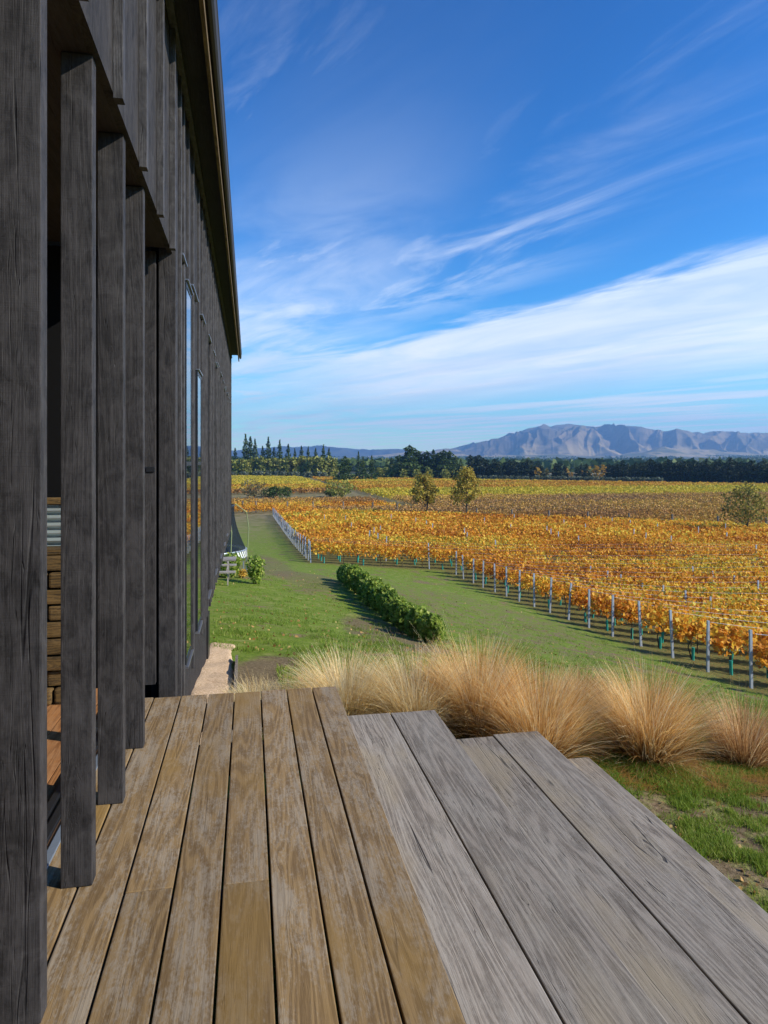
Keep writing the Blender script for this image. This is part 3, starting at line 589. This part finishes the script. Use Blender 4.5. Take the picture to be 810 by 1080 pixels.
# ------------------------------------------------------------------ picnic table
pt=at(237,615,21.4); pt.z=gz(pt.x,pt.y)
pc=thing('picnic_table','weathered grey wooden picnic table half hidden by the house corner','picnic table',(pt.x-.55,pt.y,gz(pt.x-.5,pt.y)))
def pp(mb,nm,par=pc,mat='picnic'): return mb.build(nm,M[mat],par)
for k in range(5): pp(MB().box((-.9,-.35+k*.145,.71),(.9,-.35+k*.145+.13,.75),.004),'table_board')
for sgn in (-1,1):
    pp(MB().box((-.9,sgn*.72-.13,.41),(.9,sgn*.72+.13,.45),.004),'bench')
for sx_ in (-.62,.62):
    pp(MB().box((sx_-.02,-.75,.36),(sx_+.02,.75,.405),.003),'cross_brace'); pp(MB().box((sx_-.021,-.34,.66),(sx_+.021,.34,.705),.003),'cross_brace')
    for sg in (-1,1):
        mb=MB(); mb.box((sx_+.022,-.045,-.40),(sx_+.06,.045,.40),.003,rot=Matrix.Rotation(sg*.42,3,'X'))
        for v in mb.bm.verts: v.co+=Vector((0,sg*.46,.355))
        pp(mb,'leg')
# ------------------------------------------------------------------ trampoline
tp=at(262,600,25.5); tX=tp.x-1.62; tY=tp.y; tz=gz(tX,tY)
tr_=thing('trampoline','round trampoline with dark safety net and striped rim behind the house corner','trampoline',(tX,tY,tz))
rad=1.55; n=64; mb=MB()
ring=[(rad*math.cos(2*math.pi*k/n),rad*math.sin(2*math.pi*k/n),.86) for k in range(n+1)]; mb.tube(ring,.022,6).build('rim',M['metal'],tr_)
bm=bmesh.new(); vs=[bm.verts.new((1.28*math.cos(2*math.pi*k/n),1.28*math.sin(2*math.pi*k/n),.85)) for k in range(n)]; bm.faces.new(vs); mm=MB(); mm.bm.free(); mm.bm=bm; mm.build('mat',M['black'],tr_)
a_=[];b_=[]
for k in range(n):
    t0=2*math.pi*k/n; t1=2*math.pi*(k+.5)/n+.0; sk=.10
    q_=[(1.30*math.cos(t0),1.30*math.sin(t0),.87),(1.30*math.cos(t1),1.30*math.sin(t1),.87),(rad*math.cos(t1+sk),rad*math.sin(t1+sk),.885),(rad*math.cos(t0+sk),rad*math.sin(t0+sk),.885)]
    a_.append(q_); a_.append([q_[3],q_[2],((rad+.03)*math.cos(t1+sk*2),(rad+.03)*math.sin(t1+sk*2),.60),((rad+.03)*math.cos(t0+sk*2),(rad+.03)*math.sin(t0+sk*2),.60)])
quads('striped_apron',a_,M['white'],tr_)
rows=[]
bm=bmesh.new()
for j in range(9):
    f=j/8; rj=1.52-.42*math.sin(f*math.pi*.55)+.0; rows.append([bm.verts.new((rj*math.cos(2*math.pi*k/n),rj*math.sin(2*math.pi*k/n),.88+1.62*f)) for k in range(n)])
for j in range(8):
    for k in range(n): bm.faces.new((rows[j][k],rows[j][(k+1)%n],rows[j+1][(k+1)%n],rows[j+1][k]))
mm=MB(); mm.bm.free(); mm.bm=bm; mm.build('safety_net',M['netting'],tr_)
r2=1.52-.42*math.sin(.55*math.pi); MB().tube([(r2*math.cos(2*math.pi*k/n),r2*math.sin(2*math.pi*k/n),2.48) for k in range(n+1)],.03,6).build('net_rim',M['net'],tr_)
for k in range(6):
    a=2*math.pi*(k+.15)/6; ca,sa=math.cos(a),math.sin(a)
    MB().tube([((rad+.04)*ca,(rad+.04)*sa,.5),((rad+.10)*ca,(rad+.10)*sa,1.6),((rad+.02)*ca,(rad+.02)*sa,2.2),(1.16*ca,1.16*sa,2.52)],.018,8).build('net_pole',M['pole_yellow'],tr_)
for k in range(4):
    a=2*math.pi*(k+.1)/4; l_=[]
    for da in (-.24,.24): l_.append(((rad)*math.cos(a+da),(rad)*math.sin(a+da)))
    MB().tube([(l_[0][0],l_[0][1],.86),(l_[0][0],l_[0][1],-.02),(l_[1][0],l_[1][1],-.02),(l_[1][0],l_[1][1],.86)],.022,8).build('leg',M['metal'],tr_)
# ------------------------------------------------------------------ vineyard
def bndA(X): return 129-.78*(X-4)       # far side of the near block
def xmaxf(Y): return .93*Y+7
rg=np.random.default_rng(77)
def row_leaves(x0,x1,Y,dens,size,zlo,zhi,wd,z_under=True,thin=0.):
    n=int((x1-x0)*dens); x=x0+(x1-x0)*rg.random(n)
    k=vnoise(x*1.1+Y*3,np.full(n,Y*.7),4); x=x[(k>thin)|(rg.random(n)<.35)]; n=len(x)
    hv=vnoise(x*.9,np.full(n,Y),9)
    z=zlo-.1*hv+(zhi-zlo)*(rg.beta(1.9,1.5,n))*(.70+.50*hv); y=Y+rg.normal(0,wd,n)*(1.1-.3*(z-zlo))
    return np.stack([x,y,GH(x,np.full(n,Y))+z],1)
def vinerow(i,x0,x1,Y,dens,size,mat,label,group,zlo=.60,zhi=1.66,wd=.2,trunks=False,thin=.15):
    z=gz(x0,Y); rt=thing('vine_row',label,'vine row',(x0,Y,z),0,group)
    L=leaves(row_leaves(x0,x1,Y,dens,size,zlo,zhi,wd,thin=thin),size,0,1.25,rg)-np.array([x0,Y,z]); quads('foliage',L,M[mat],rt)
    if trunks:
        x=x0+.7; c=0
        while x<min(x1,x0+26) and c<28:
            zz=gz(x,Y)-z; j=rg.normal(0,.05,4)
            MB().tube([(x-x0,0,zz-.05),(x-x0+j[0],j[1],zz+.45),(x-x0+j[2],j[3],zz+.95)],[.024,.02,.016],6).build('trunk',M['vbark'],rt)
            if rg.random()<.6: MB().tube([(x-x0+.02,.0,zz-.02),(x-x0+.02+rg.normal(0,.03),0,zz+.44)],.05,8).build('vine_guard',M['guard'],rt)
            x+=1.45+rg.normal(0,.1); c+=1
        for h_ in (.78,1.55):
            pts=[(xx-x0,0,gz(xx,Y)-z+h_) for xx in np.linspace(x0,x1,10)]; MB().tube(pts,.004,4).build('wire',M['metal'],rt)
    return rt
def make_post(mat,h,r,name,cat):
    b=MB(); b.box((-r,-r*.75,-.4),(r,r*.75,h),.004); return b
# steel row-end posts
tpost=None
def trellis_post(x,Y,label,group,h=1.62,lean=0.):
    global tpost
    z=gz(x,Y)
    if tpost is None:
        b=MB(); b.box((-.045,-.03,-.4),(-.037,.03,1.6)); b.box((-.0365,-.03,-.4),(.035,-.022,1.6)); b.box((-.0365,.022,-.4),(.035,.03,1.6)); 
        for k in range(5): b.box((.030,-.034,.45+k*.26),(.038,.034,.462+k*.26))
        tpost=b.build('trellis_post',M['post_steel']); tag(tpost,None,'vine post'); o=tpost
    else: o=tpost.copy(); COL.objects.link(o)
    o.location=(x,Y,z); o.rotation_euler=(random.gauss(0,.035),lean+random.gauss(0,.035),0); o.scale=(.95,.95,h/1.6*(1+random.gauss(0,.02))); o['label']=label; o['group']=group
GN='vine rows of the near block'
Ys=[15.0+1.88*k for k in range(17)]; k=0
for j,Y in enumerate(Ys):
    x1=xmaxf(Y); lab=('orange vine row, %s back from the nearest at the right edge'%ordw(j+1))
    vinerow(j,14.0,x1,Y,250 if Y<30 else 190,.135,'vine_orange',lab,GN,trunks=True,thin=.28,wd=.17)
    trellis_post(13.9+random.gauss(0,.05),Y,'grey steel end post of the %s vine row back from the right edge'%ordw(j+1),'steel posts along the near vineyard edge')
    if Y<40:
        for xx in np.arange(21,x1,7.2): trellis_post(xx,Y+random.gauss(0,.05),'thin steel post in the %s vine row back from the right edge, %s along'%(ordw(j+1),ordw(int((xx-21)/7.2)+1)),'steel posts standing among the near vines')
Y=Ys[-1]+2.6; j=0; SP=2.0
while Y<128:
    x1=min(xmaxf(Y),4+(129-Y)/.78) if Y>40 else xmaxf(Y)
    if x1>8:
        lab='golden vine row, %s back from the first row ending at the lawn'%ordw(j+1)
        dens=150 if Y<60 else (66 if Y<90 else 42); size=.14 if Y<60 else (.22 if Y<90 else .30)
        vinerow(j,4.4,x1,Y,dens,size,'vine_orange',lab,GN,trunks=(Y<52),thin=.24,wd=.18)
        trellis_post(4.2,Y,'pale steel post, %s back in the post line edging the far lawn'%ordw(j+1),'steel posts lining the far end of the lawn',h=1.55)
        if j%2==0 and j<24:
            for xx in np.arange(10+random.random()*3,min(x1,60),9.):
                if random.random()<.5: trellis_post(xx,Y,'thin post in the %s vine row ending at the lawn, %s along'%(ordw(j+1),ordw(int(xx/9.)+1)),'steel posts standing among the far vines',h=1.9)
    Y+=SP; j+=1
# wooden strainer posts along the headland
c=0
for X in list(np.arange(36,92,4.6)):
    Y=bndA(X)+1.2; 
    if X<xmaxf(Y): 
        c+=1; z=gz(X,Y); o=MB().tube([(0,0,-.3),(0,0,2.15)],[.14,.13],10).build('strainer_post',M['stake'],None,(X,Y,z)); tag(o,'grey wooden post, %s from the left along the far headland of the near vines'%ordw(c),'vine post','wooden posts along the headland')
for i,(px,d) in enumerate(((270,134),(303,133),(362,131),(393,130),(419,127),(330,132),(256,135))):
    p=ground_px(px,d); o=MB().tube([(0,0,-.3),(0,0,2.3)],[.15,.14],10).build('strainer_post',M['stake'],None,p); o.location=p
    tag(o,['stout wooden post at the head of the lawn, left of the steel post line','wooden post just right of the top of the steel post line','wooden post below the big dark conifer','wooden post between the dark conifer and the pine clump','wooden post left of the first field tree','wooden post above the upper vines left of the conifer','wooden post nearest the house wall beyond the lawn'][i],'vine post','wooden posts beyond the lawn')
# blocks beyond the headland
def farx(Y): return 208-(Y-244)*(216/211.)
Y=78.; j=0
while Y<452:
    a=4+(129-Y)/.78+8 if Y<132 else -.035*Y-14
    b=min(xmaxf(Y)+3, farx(Y)-6) if Y>215 else xmaxf(Y)+3
    if Y<112: b=min(b,xmaxf(Y)+3)
    sp=2.5 if Y<180 else 3.2
    if b-a>6:
        w=Y+ (fbm(np.array([Y*.02]),np.array([1.]),2,2)[0]-.5)*20
        if a<30:
            segs=[]; 
        mat='vine_bare' if w<172 else 'vine_yellow' if w<222 else 'vine_gold' if w<300 else ('vine_yellow' if w<330 else 'vine_gold')
        dens=34 if Y<180 else 17; size=.26 if Y<180 else .5
        if Y<112: mat='vine_brown'
        adj={'vine_bare':'thin purplish brown','vine_yellow':'greenish yellow','vine_gold':'dull gold','vine_brown':'brown leaved'}[mat]
        mid=45.
        if Y>131 and a<0:   # left part of the blocks has its own colours
            ml='vine_orange' if Y<150 else ('vine_brown' if Y<225 else ('vine_gold' if Y<270 else 'vine_yellow'))
            if not 168<Y<215: vinerow(j,a,min(30,b),Y,dens,size,ml,'%s row, %s back in the block left beyond the near vines'%({'vine_orange':'orange vine','vine_brown':'brown vine','vine_gold':'dull gold vine','vine_yellow':'yellow vine'}[ml],ordw(j+1)),'vine rows of the far left block',zlo=.4,zhi=1.75,wd=.28,thin=.05)
            a=36
        if b-a>6: vinerow(j,a,b,Y,dens,size,mat,'%s vine row, %s back in the block behind the field trees'%(adj,ordw(j+1)),'vine rows of the far right block',zlo=.4,zhi=1.75,wd=.28,thin=.05)
    Y+=sp; j+=1
# ------------------------------------------------------------------ trees
def conifer(h,w,seed,n=900,leaf=.7,base=.08,power=.8,mat='conifer',irreg=.35):
    rg=np.random.default_rng(seed); tcur=rg.random(n)**1.15; z=base*h+tcur*(1-base)*h
    lay=np.floor(tcur*13); env=(1-tcur)**power*w/2*(1+irreg*(vnoise(lay*3.7,np.full(n,seed*1.),1)-.5)*2)
    a=rg.random(n)*2*np.pi; env*=1+.45*(vnoise(a*1.6+lay*2.3,lay,3)-.5); rr_=env*(.30+.75*rg.random(n)**.6)
    c=np.stack([rr_*np.cos(a),rr_*np.sin(a),z-rr_*.22],1); c=np.concatenate([c,np.stack([rg.normal(0,.12,25),rg.normal(0,.12,25),h*(.9+.12*rg.random(25))],1)])
    t_=bpy.data.objects.new('conifer_tree',None); COL.objects.link(t_); tag(t_,None,'tree')
    quads('foliage',leaves(c,leaf*(.5+.6*(1-np.clip(c[:,2]/h,0,1))),.5,1.7,rg),M[mat],t_); MB().tube([(0,0,-.5),(0,0,h*.5),(0,0,h*.93)],[w*.035,w*.022,.04],7).build('trunk',M['bark'],t_)
    return t_
def broad(h,w,seed,n=2600,leaf=.3,base=.3,mat='fieldtree',cat='tree',name='broadleaf_tree',nb=14,lump=.6,up=.0):
    rg=np.random.default_rng(seed); t_=bpy.data.objects.new(name,None); COL.objects.link(t_); tag(t_,None,cat)
    mb=MB(); mb.tube([(0,0,-.3),(.02*h*rg.normal(),.02*h*rg.normal(),base*h),(.02*h*rg.normal(),.02*h*rg.normal(),h*.62),(0,0,h*.9)],[h*.018,h*.014,h*.009,h*.003],8); cl=[]
    for k in range(nb):
        f=(k+.5)/nb; zz=h*(base+.05+f*(.93-base)); env=math.sin(math.pi*min(1,(.22+.74*f)))**.7; a=k*2.4+rg.normal(0,.3); rr_=w/2*env*(.35+.6*rg.random())
        e=(rr_*math.cos(a),rr_*math.sin(a),min(zz,h*.97)); st=(0,0,max(base*h*.8,zz-rr_*.9)); mb.tube([st,((st[0]+e[0])/2,(st[1]+e[1])/2,(st[2]+e[2])/2-.04*h*0),e],[h*.007,h*.005,h*.0015],5); cl.append((e,w*.17*(.7+lump*rg.random())))
    mb.build('trunk',M['bark'],t_); cc=[]
    per=n//len(cl)
    for e,r_ in cl: 
        dd=rg.normal(size=(per,3))*.55; cc.append(np.array(e)+dd*np.array([r_,r_,r_*.75]))
    cc=np.concatenate(cc); quads('foliage',leaves(cc,leaf,0,1.6,rg),M[mat],t_); return t_
used=set()
def put(src,px,d,h0,h,label,group=None,w=1.,rz=None,exact=False):
    p=ground_px(px,d,.1); s=h/h0; o=src if src.name not in used else dup(src)
    used.add(src.name); o.location=p; o.rotation_euler=(0,0,rz if rz is not None else random.uniform(0,6.28)); o.scale=(s*w,s*w,s); o['label']=label
    if group: o['group']=group
    return o
# three field trees
a=broad(7.4,4.3,3,1900,.26,.36,'fieldtree',nb=24,lump=.4); put(a,448,114,7.4,7.6,'small yellowing tree alone in the vines, leftmost of the three field trees',rz=.5)
a=broad(8.4,4.6,9,1650,.26,.32,'fieldtree',nb=22,lump=.5); put(a,492,113,8.4,8.8,'taller loose crowned yellow tree, right of the first field tree',rz=2.)
a=broad(6.2,5.6,21,1500,.20,.34,'fieldtree2',nb=26,lump=.25); put(a,787,84,6.2,6.4,'dark olive round tree near the right edge, among the vines',rz=4.)
# conifers
CV=[conifer(16,5.2,1,700),conifer(16,4.2,2,600,power=.75),conifer(16,6.6,3,900,power=.65),conifer(16,8.5,4,1100,power=.45,irreg=.6,leaf=.9),conifer(16,8.0,5,1000,power=.42,irreg=.6,leaf=.9,mat='conifer_dark')]
for i in (0,1,2,3,4): CV[i].name='conifer_tree'
GL='spired conifers of the left tree line'
for i,(px,y) in enumerate([(248,471),(259,457),(264,459),(269,462),(277,469),(283,460),(289,470),(295,463),(304,467),(311,472),(318,469),(325,470),(333,471),(341,468),(347,471),(378,475),(408,482)]):
    d=470; h=(HY+10.3*F/d-y-1.5)/F*d; put(CV[i%2],px,d,16,h,'spired dark conifer, %s from the house wall in the left tree line'%ordw(i+1),GL,1.05)
big=conifer(16,11.,8,1800,power=.42,irreg=.5,leaf=.9,base=.02); put(big,364,330,16,13,'broad dark conifer standing forward of the left tree line',None,1.05)
b2=[(383,340,481),(392,345,480)]
for i,(px,d,y) in enumerate(b2): put(CV[2],px,d,16,(HY+10.2*F/d-y)/F*d,['bushy conifer touching the right side of the broad dark conifer','slighter conifer second to the right of the broad dark conifer'][i])
GC='conifers of the tall middle clump'
for i,(px,y) in enumerate([(413,483),(421,480),(428,476),(432,470),(438,474),(443,478),(450,476),(457,474),(462,478),(468,475),(474,476),(480,481),(486,484)]):
    d=400+random.uniform(-12,12); put(CV[2 if i%5==2 else 3],px,d,16,(HY+10.2*F/d-y)/F*d,'dark pine, %s from the left in the tall middle clump'%ordw(i+1),GC,1.3+.25*random.random())
GS='dark pines of the right shelter belt'
px=496; i=0
while px<850:
    d=400-(px-496)*.28+random.uniform(-5,8); y=np.interp(px,[496,520,560,600,640,680,760,810,850],[480,486,487,490,489,487,486,489,480])+random.gauss(0,1.6)
    if not(574<px<582 or 596<px<606 or 620<px<640):
        i+=1; put(CV[4],px,d,16,(HY+10.2*F/d-y)/F*d,'dark pine, %s from the left along the front of the right shelter belt'%ordw(i),GS,1.1+.3*random.random())
    px+=random.uniform(3.6,5.6)
# second row fills the belt
px=500; NF=i
while px<850:
    if not(570<px<645):
        i+=1; d=425-(px-496)*.28; y=491+random.gauss(0,1.2); put(CV[4],px,d,16,(HY+10.2*F/d-y)/F*d,'dark pine, %s from the left in the back of the right shelter belt'%ordw(i-NF),GS,1.35)
    px+=7
# rounder olive trees at the left
OV=[broad(8,7.5,31,700,.75,.08,'olive',nb=14),broad(8,7.,32,650,.75,.05,'olive',nb=13)]; GV=broad(3,3.4,33,260,.5,.02,'greyleaf',nb=9); AU=[broad(9,3.6,34,420,.6,.05,'autumn',nb=14),broad(9,5,35,420,.6,.05,'autumn',nb=12)]
for i,px in enumerate(np.arange(244,352,6.2)):
    d=448+random.uniform(-6,4); y=484.5+random.gauss(0,1.5); put(OV[i%2],px,d,8,(HY+10.3*F/d-y)/F*d,'rounded olive green tree, %s from the house wall below the spired conifers'%ordw(i+1),'rounded trees of the left tree line',.95)
for i,px in enumerate(np.arange(246,420,7.5)):
    if 350<px<378: continue
    d=436; put(GV,px+random.uniform(-1.5,1.5),d,3,3.4+random.random(),'grey green bush, %s from the house wall at the foot of the left tree line'%ordw(i+1),'grey bushes under the left tree line',1.1)
for i,px in enumerate((400,408,416,426,440,452,470)): put(OV[i%2],px,392 if i<3 else 384,8,5.5+1.5*random.random(),'small olive green tree, %s from the left before the middle pine clump'%ordw(i+1),'small trees before the middle pines',1.)
for i,px in enumerate(np.arange(506,700,5.6)):
    d=390-(px-496)*.28-14; put(GV,px,d,3,2.4+.5*random.random(),'low grey green bush, %s from the left at the foot of the right shelter belt'%ordw(i+1),'low bushes under the right shelter belt',1.2)
for i,(px,y,k) in enumerate([(577,494,0),(586,492,1),(598,494,0),(603,498,1),(614,496,0),(622,492,1),(629,491,1),(636,490,1),(567,493,1)]):
    d=372; put(AU[k],px,d,9,(HY+10.2*F/d-y)/F*d,'golden autumn tree, %s listed among those breaking the dark belt'%ordw(i+1) if False else ['slim gold poplar at the left of the gap in the dark belt','fluffy gold tree right of the slim gold poplar','slim golden poplar in the middle of the gap','low golden tree beside the middle poplar','slim poplar right of the middle one','pale gold tree left of a pair','pale gold tree of the right pair, left one','pale gold tree at the right end of the gap','muted gold tree just left of the gap'][i],'golden trees in the gap of the shelter belt',1.)
# far woods on the plain: one mass nobody could count
rg=np.random.default_rng(3); cs=[]
for k in range(1500):
    d=650*math.exp(rg.random()*math.log(5200/650)); px=150+rg.random()*760; u=(px-405)/F*d; X=d*SA+u*CA; Y=d*CA-u*SA
    if fbm(np.array([X/300.]),np.array([Y/120.]),3,6)[0]<.46: continue
    z=gz(X,Y); L=30+rg.random()*110; n=int(26); cs.append(np.stack([X+L*(rg.random(n)-.5),Y+14*rg.normal(size=n),z+1+9*rg.random(n)],1))
cs=np.concatenate(cs); fw_=quads('far_woods',leaves(cs,9.,0,1.3,rg),M['conifer']); tag(fw_,'dark shelter belts and woods scattered over the far plain','woodland',kind='stuff')
# ------------------------------------------------------------------ light and sky
SUN_EL=R(32); SAZ=R(-28)    # sun stands to the right and slightly behind the camera
sd=Vector((math.cos(SUN_EL)*math.cos(SAZ),math.cos(SUN_EL)*math.sin(SAZ),math.sin(SUN_EL)))
li=bpy.data.lights.new('sun','SUN'); li.energy=4.8; li.angle=R(.53); li.color=(1.,.92,.78); lo=bpy.data.objects.new('sun',li); COL.objects.link(lo); lo.rotation_euler=sd.to_track_quat('Z','Y').to_euler(); lo.location=(20,-10,20)
SKT=(5.0,8.3,8.15)
w=bpy.data.worlds.new('World'); S.world=w; w.use_nodes=True; t=NT(w.node_tree)
sky=t.add('ShaderNodeTexSky'); sky.sky_type='NISHITA'; sky.sun_disc=False; sky.sun_elevation=SUN_EL; sky.sun_rotation=math.atan2(sd.x,sd.y); sky.air_density=1.0; sky.dust_density=.25; sky.ozone_density=2.2; sky.altitude=300
G=t.add('ShaderNodeTexCoord').outputs['Generated']
def dot(v): 
    nd=t.add('ShaderNodeVectorMath'); nd.operation='DOT_PRODUCT'; t.l.new(G,nd.inputs[0]); nd.inputs[1].default_value=v; return nd.outputs['Value']
u_=dot((CA,-SA,0)); b_=dot((SA,CA,0)); e_=t.math('MAXIMUM',dot((0,0,1)),.012)
cx=t.math('DIVIDE',u_,e_); cy=t.math('DIVIDE',b_,e_)
k=1/math.hypot(1,1.45); ux,uy=1.45*k,k      # across-band direction
s_=t.math('ADD',t.math('MULTIPLY',cx,ux),t.math('MULTIPLY',cy,uy)); t_=t.math('SUBTRACT',t.math('MULTIPLY',cx,uy),t.math('MULTIPLY',cy,ux))
cv=t.add('ShaderNodeCombineXYZ'); t.put(cv.inputs[0],s_); t.put(cv.inputs[1],t_)
V=cv.outputs[0]
wisp=t.noise(t.mapping(V,(1.9,.62,1)),1.,8,.62,.9); fine=t.noise(t.mapping(V,(7.,1.6,1),rot=(0,0,.25)),1.,6,.65,.4); broadn=t.noise(t.mapping(V,(.8,.25,1),(4,2,0)),1.,4,.5,.3)
sw=t.math('ADD',s_,t.math('MULTIPLY',t.math('SUBTRACT',wisp,.5),.9)); sw=t.math('ADD',sw,t.math('MULTIPLY',t.math('SUBTRACT',fine,.5),.16))
bank=t.math('MULTIPLY',t.mapr(sw,3.10,3.50),t.mapr(sw,5.6,9.0,1.,.25)); bank=t.math('MULTIPLY',bank,t.math('ADD',.82,t.math('MULTIPLY',t.math('SUBTRACT',wisp,.5),.9)))
bank=t.math('MULTIPLY',bank,t.mapr(cx,-2.2,.6,.55,1.))
low=t.math('MULTIPLY',t.mapr(s_,6.2,9.5),t.math('ADD',t.mapr(broadn,.40,.60,0.,.55),.28))
veil=t.math('MULTIPLY',t.math('MULTIPLY',t.mapr(sw,1.7,2.3),t.mapr(sw,2.6,3.1,1.,.25)),t.mapr(t.math('ADD',t.math('MULTIPLY',wisp,.5),t.math('MULTIPLY',broadn,.5)),.47,.62,0,.55)); veil=t.math('MULTIPLY',veil,t.mapr(cx,1.3,.3,.06,.9))
left=t.math('MULTIPLY',t.math('MULTIPLY',t.mapr(cx,.25,-.6),t.mapr(s_,.4,1.0)),t.mapr(t.math('ADD',t.math('MULTIPLY',fine,.5),t.math('MULTIPLY',broadn,.5)),.45,.68,0,.55)); soft=t.noise(t.mapping(V,(.9,.5,1),(2,7,0)),1.,5,.55,.5); left=t.math('MAXIMUM',left,t.math('MULTIPLY',t.math('MULTIPLY',t.mapr(cx,.5,-.7),t.mapr(s_,.6,2.2)),t.mapr(t.math('ADD',t.math('MULTIPLY',soft,.5),t.math('MULTIPLY',wisp,.5)),.38,.62,.15,.75)))
high=t.math('MULTIPLY',t.mapr(wisp,.58,.78,0,.22),t.mapr(fine,.4,.7,.3,1.))
cl=t.math('MAXIMUM',t.math('MAXIMUM',bank,low),t.math('MAXIMUM',t.math('MAXIMUM',veil,left),high)); cl=t.math('MINIMUM',t.math('MAXIMUM',cl,0.),.93)
hs=t.add('ShaderNodeHueSaturation'); hs.inputs['Saturation'].default_value=1.3; hs.inputs['Value'].default_value=1.; t.l.new(sky.outputs[0],hs.inputs['Color'])
gm=t.add('ShaderNodeGamma'); gm.inputs[1].default_value=1.5; t.l.new(t.mix(1.,hs.outputs[0],(.2,.2,.2),'MULTIPLY'),gm.inputs[0])
skc=t.mix(1.,gm.outputs[0],SKT,'MULTIPLY')
cc=t.mix(t.mapr(broadn,.35,.65),(7.2,8.0,9.0),(9.2,9.5,9.9))
fin=t.mix(cl,skc,cc)
bg=t.add('ShaderNodeBackground'); t.put(bg.inputs[0],fin); bg.inputs[1].default_value=.10; o=t.add('ShaderNodeOutputWorld'); t.l.new(bg.outputs[0],o.inputs[0])
# ------------------------------------------------------------------ camera
cam=bpy.data.cameras.new('camera'); cam.sensor_fit='VERTICAL'; cam.sensor_height=36.; cam.sensor_width=27.; cam.lens=F/1080*36; cam.shift_y=-(540-HY)/1080.; cam.clip_start=.05; cam.clip_end=40000
co_=bpy.data.objects.new('camera',cam); COL.objects.link(co_); co_.location=(0,0,CZ); co_.rotation_euler=(R(90),0,-YAW); S.camera=co_
S.render.engine='CYCLES'; S.render.resolution_x=768; S.render.resolution_y=1024
S.cycles.max_bounces=5; S.cycles.diffuse_bounces=3; S.cycles.glossy_bounces=3; S.cycles.transmission_bounces=3; S.cycles.transparent_max_bounces=12; S.cycles.volume_bounces=0; S.cycles.use_denoising=True
S.view_settings.view_transform='Standard'; S.view_settings.look='None'; S.view_settings.exposure=0.45; S.view_settings.gamma=1.
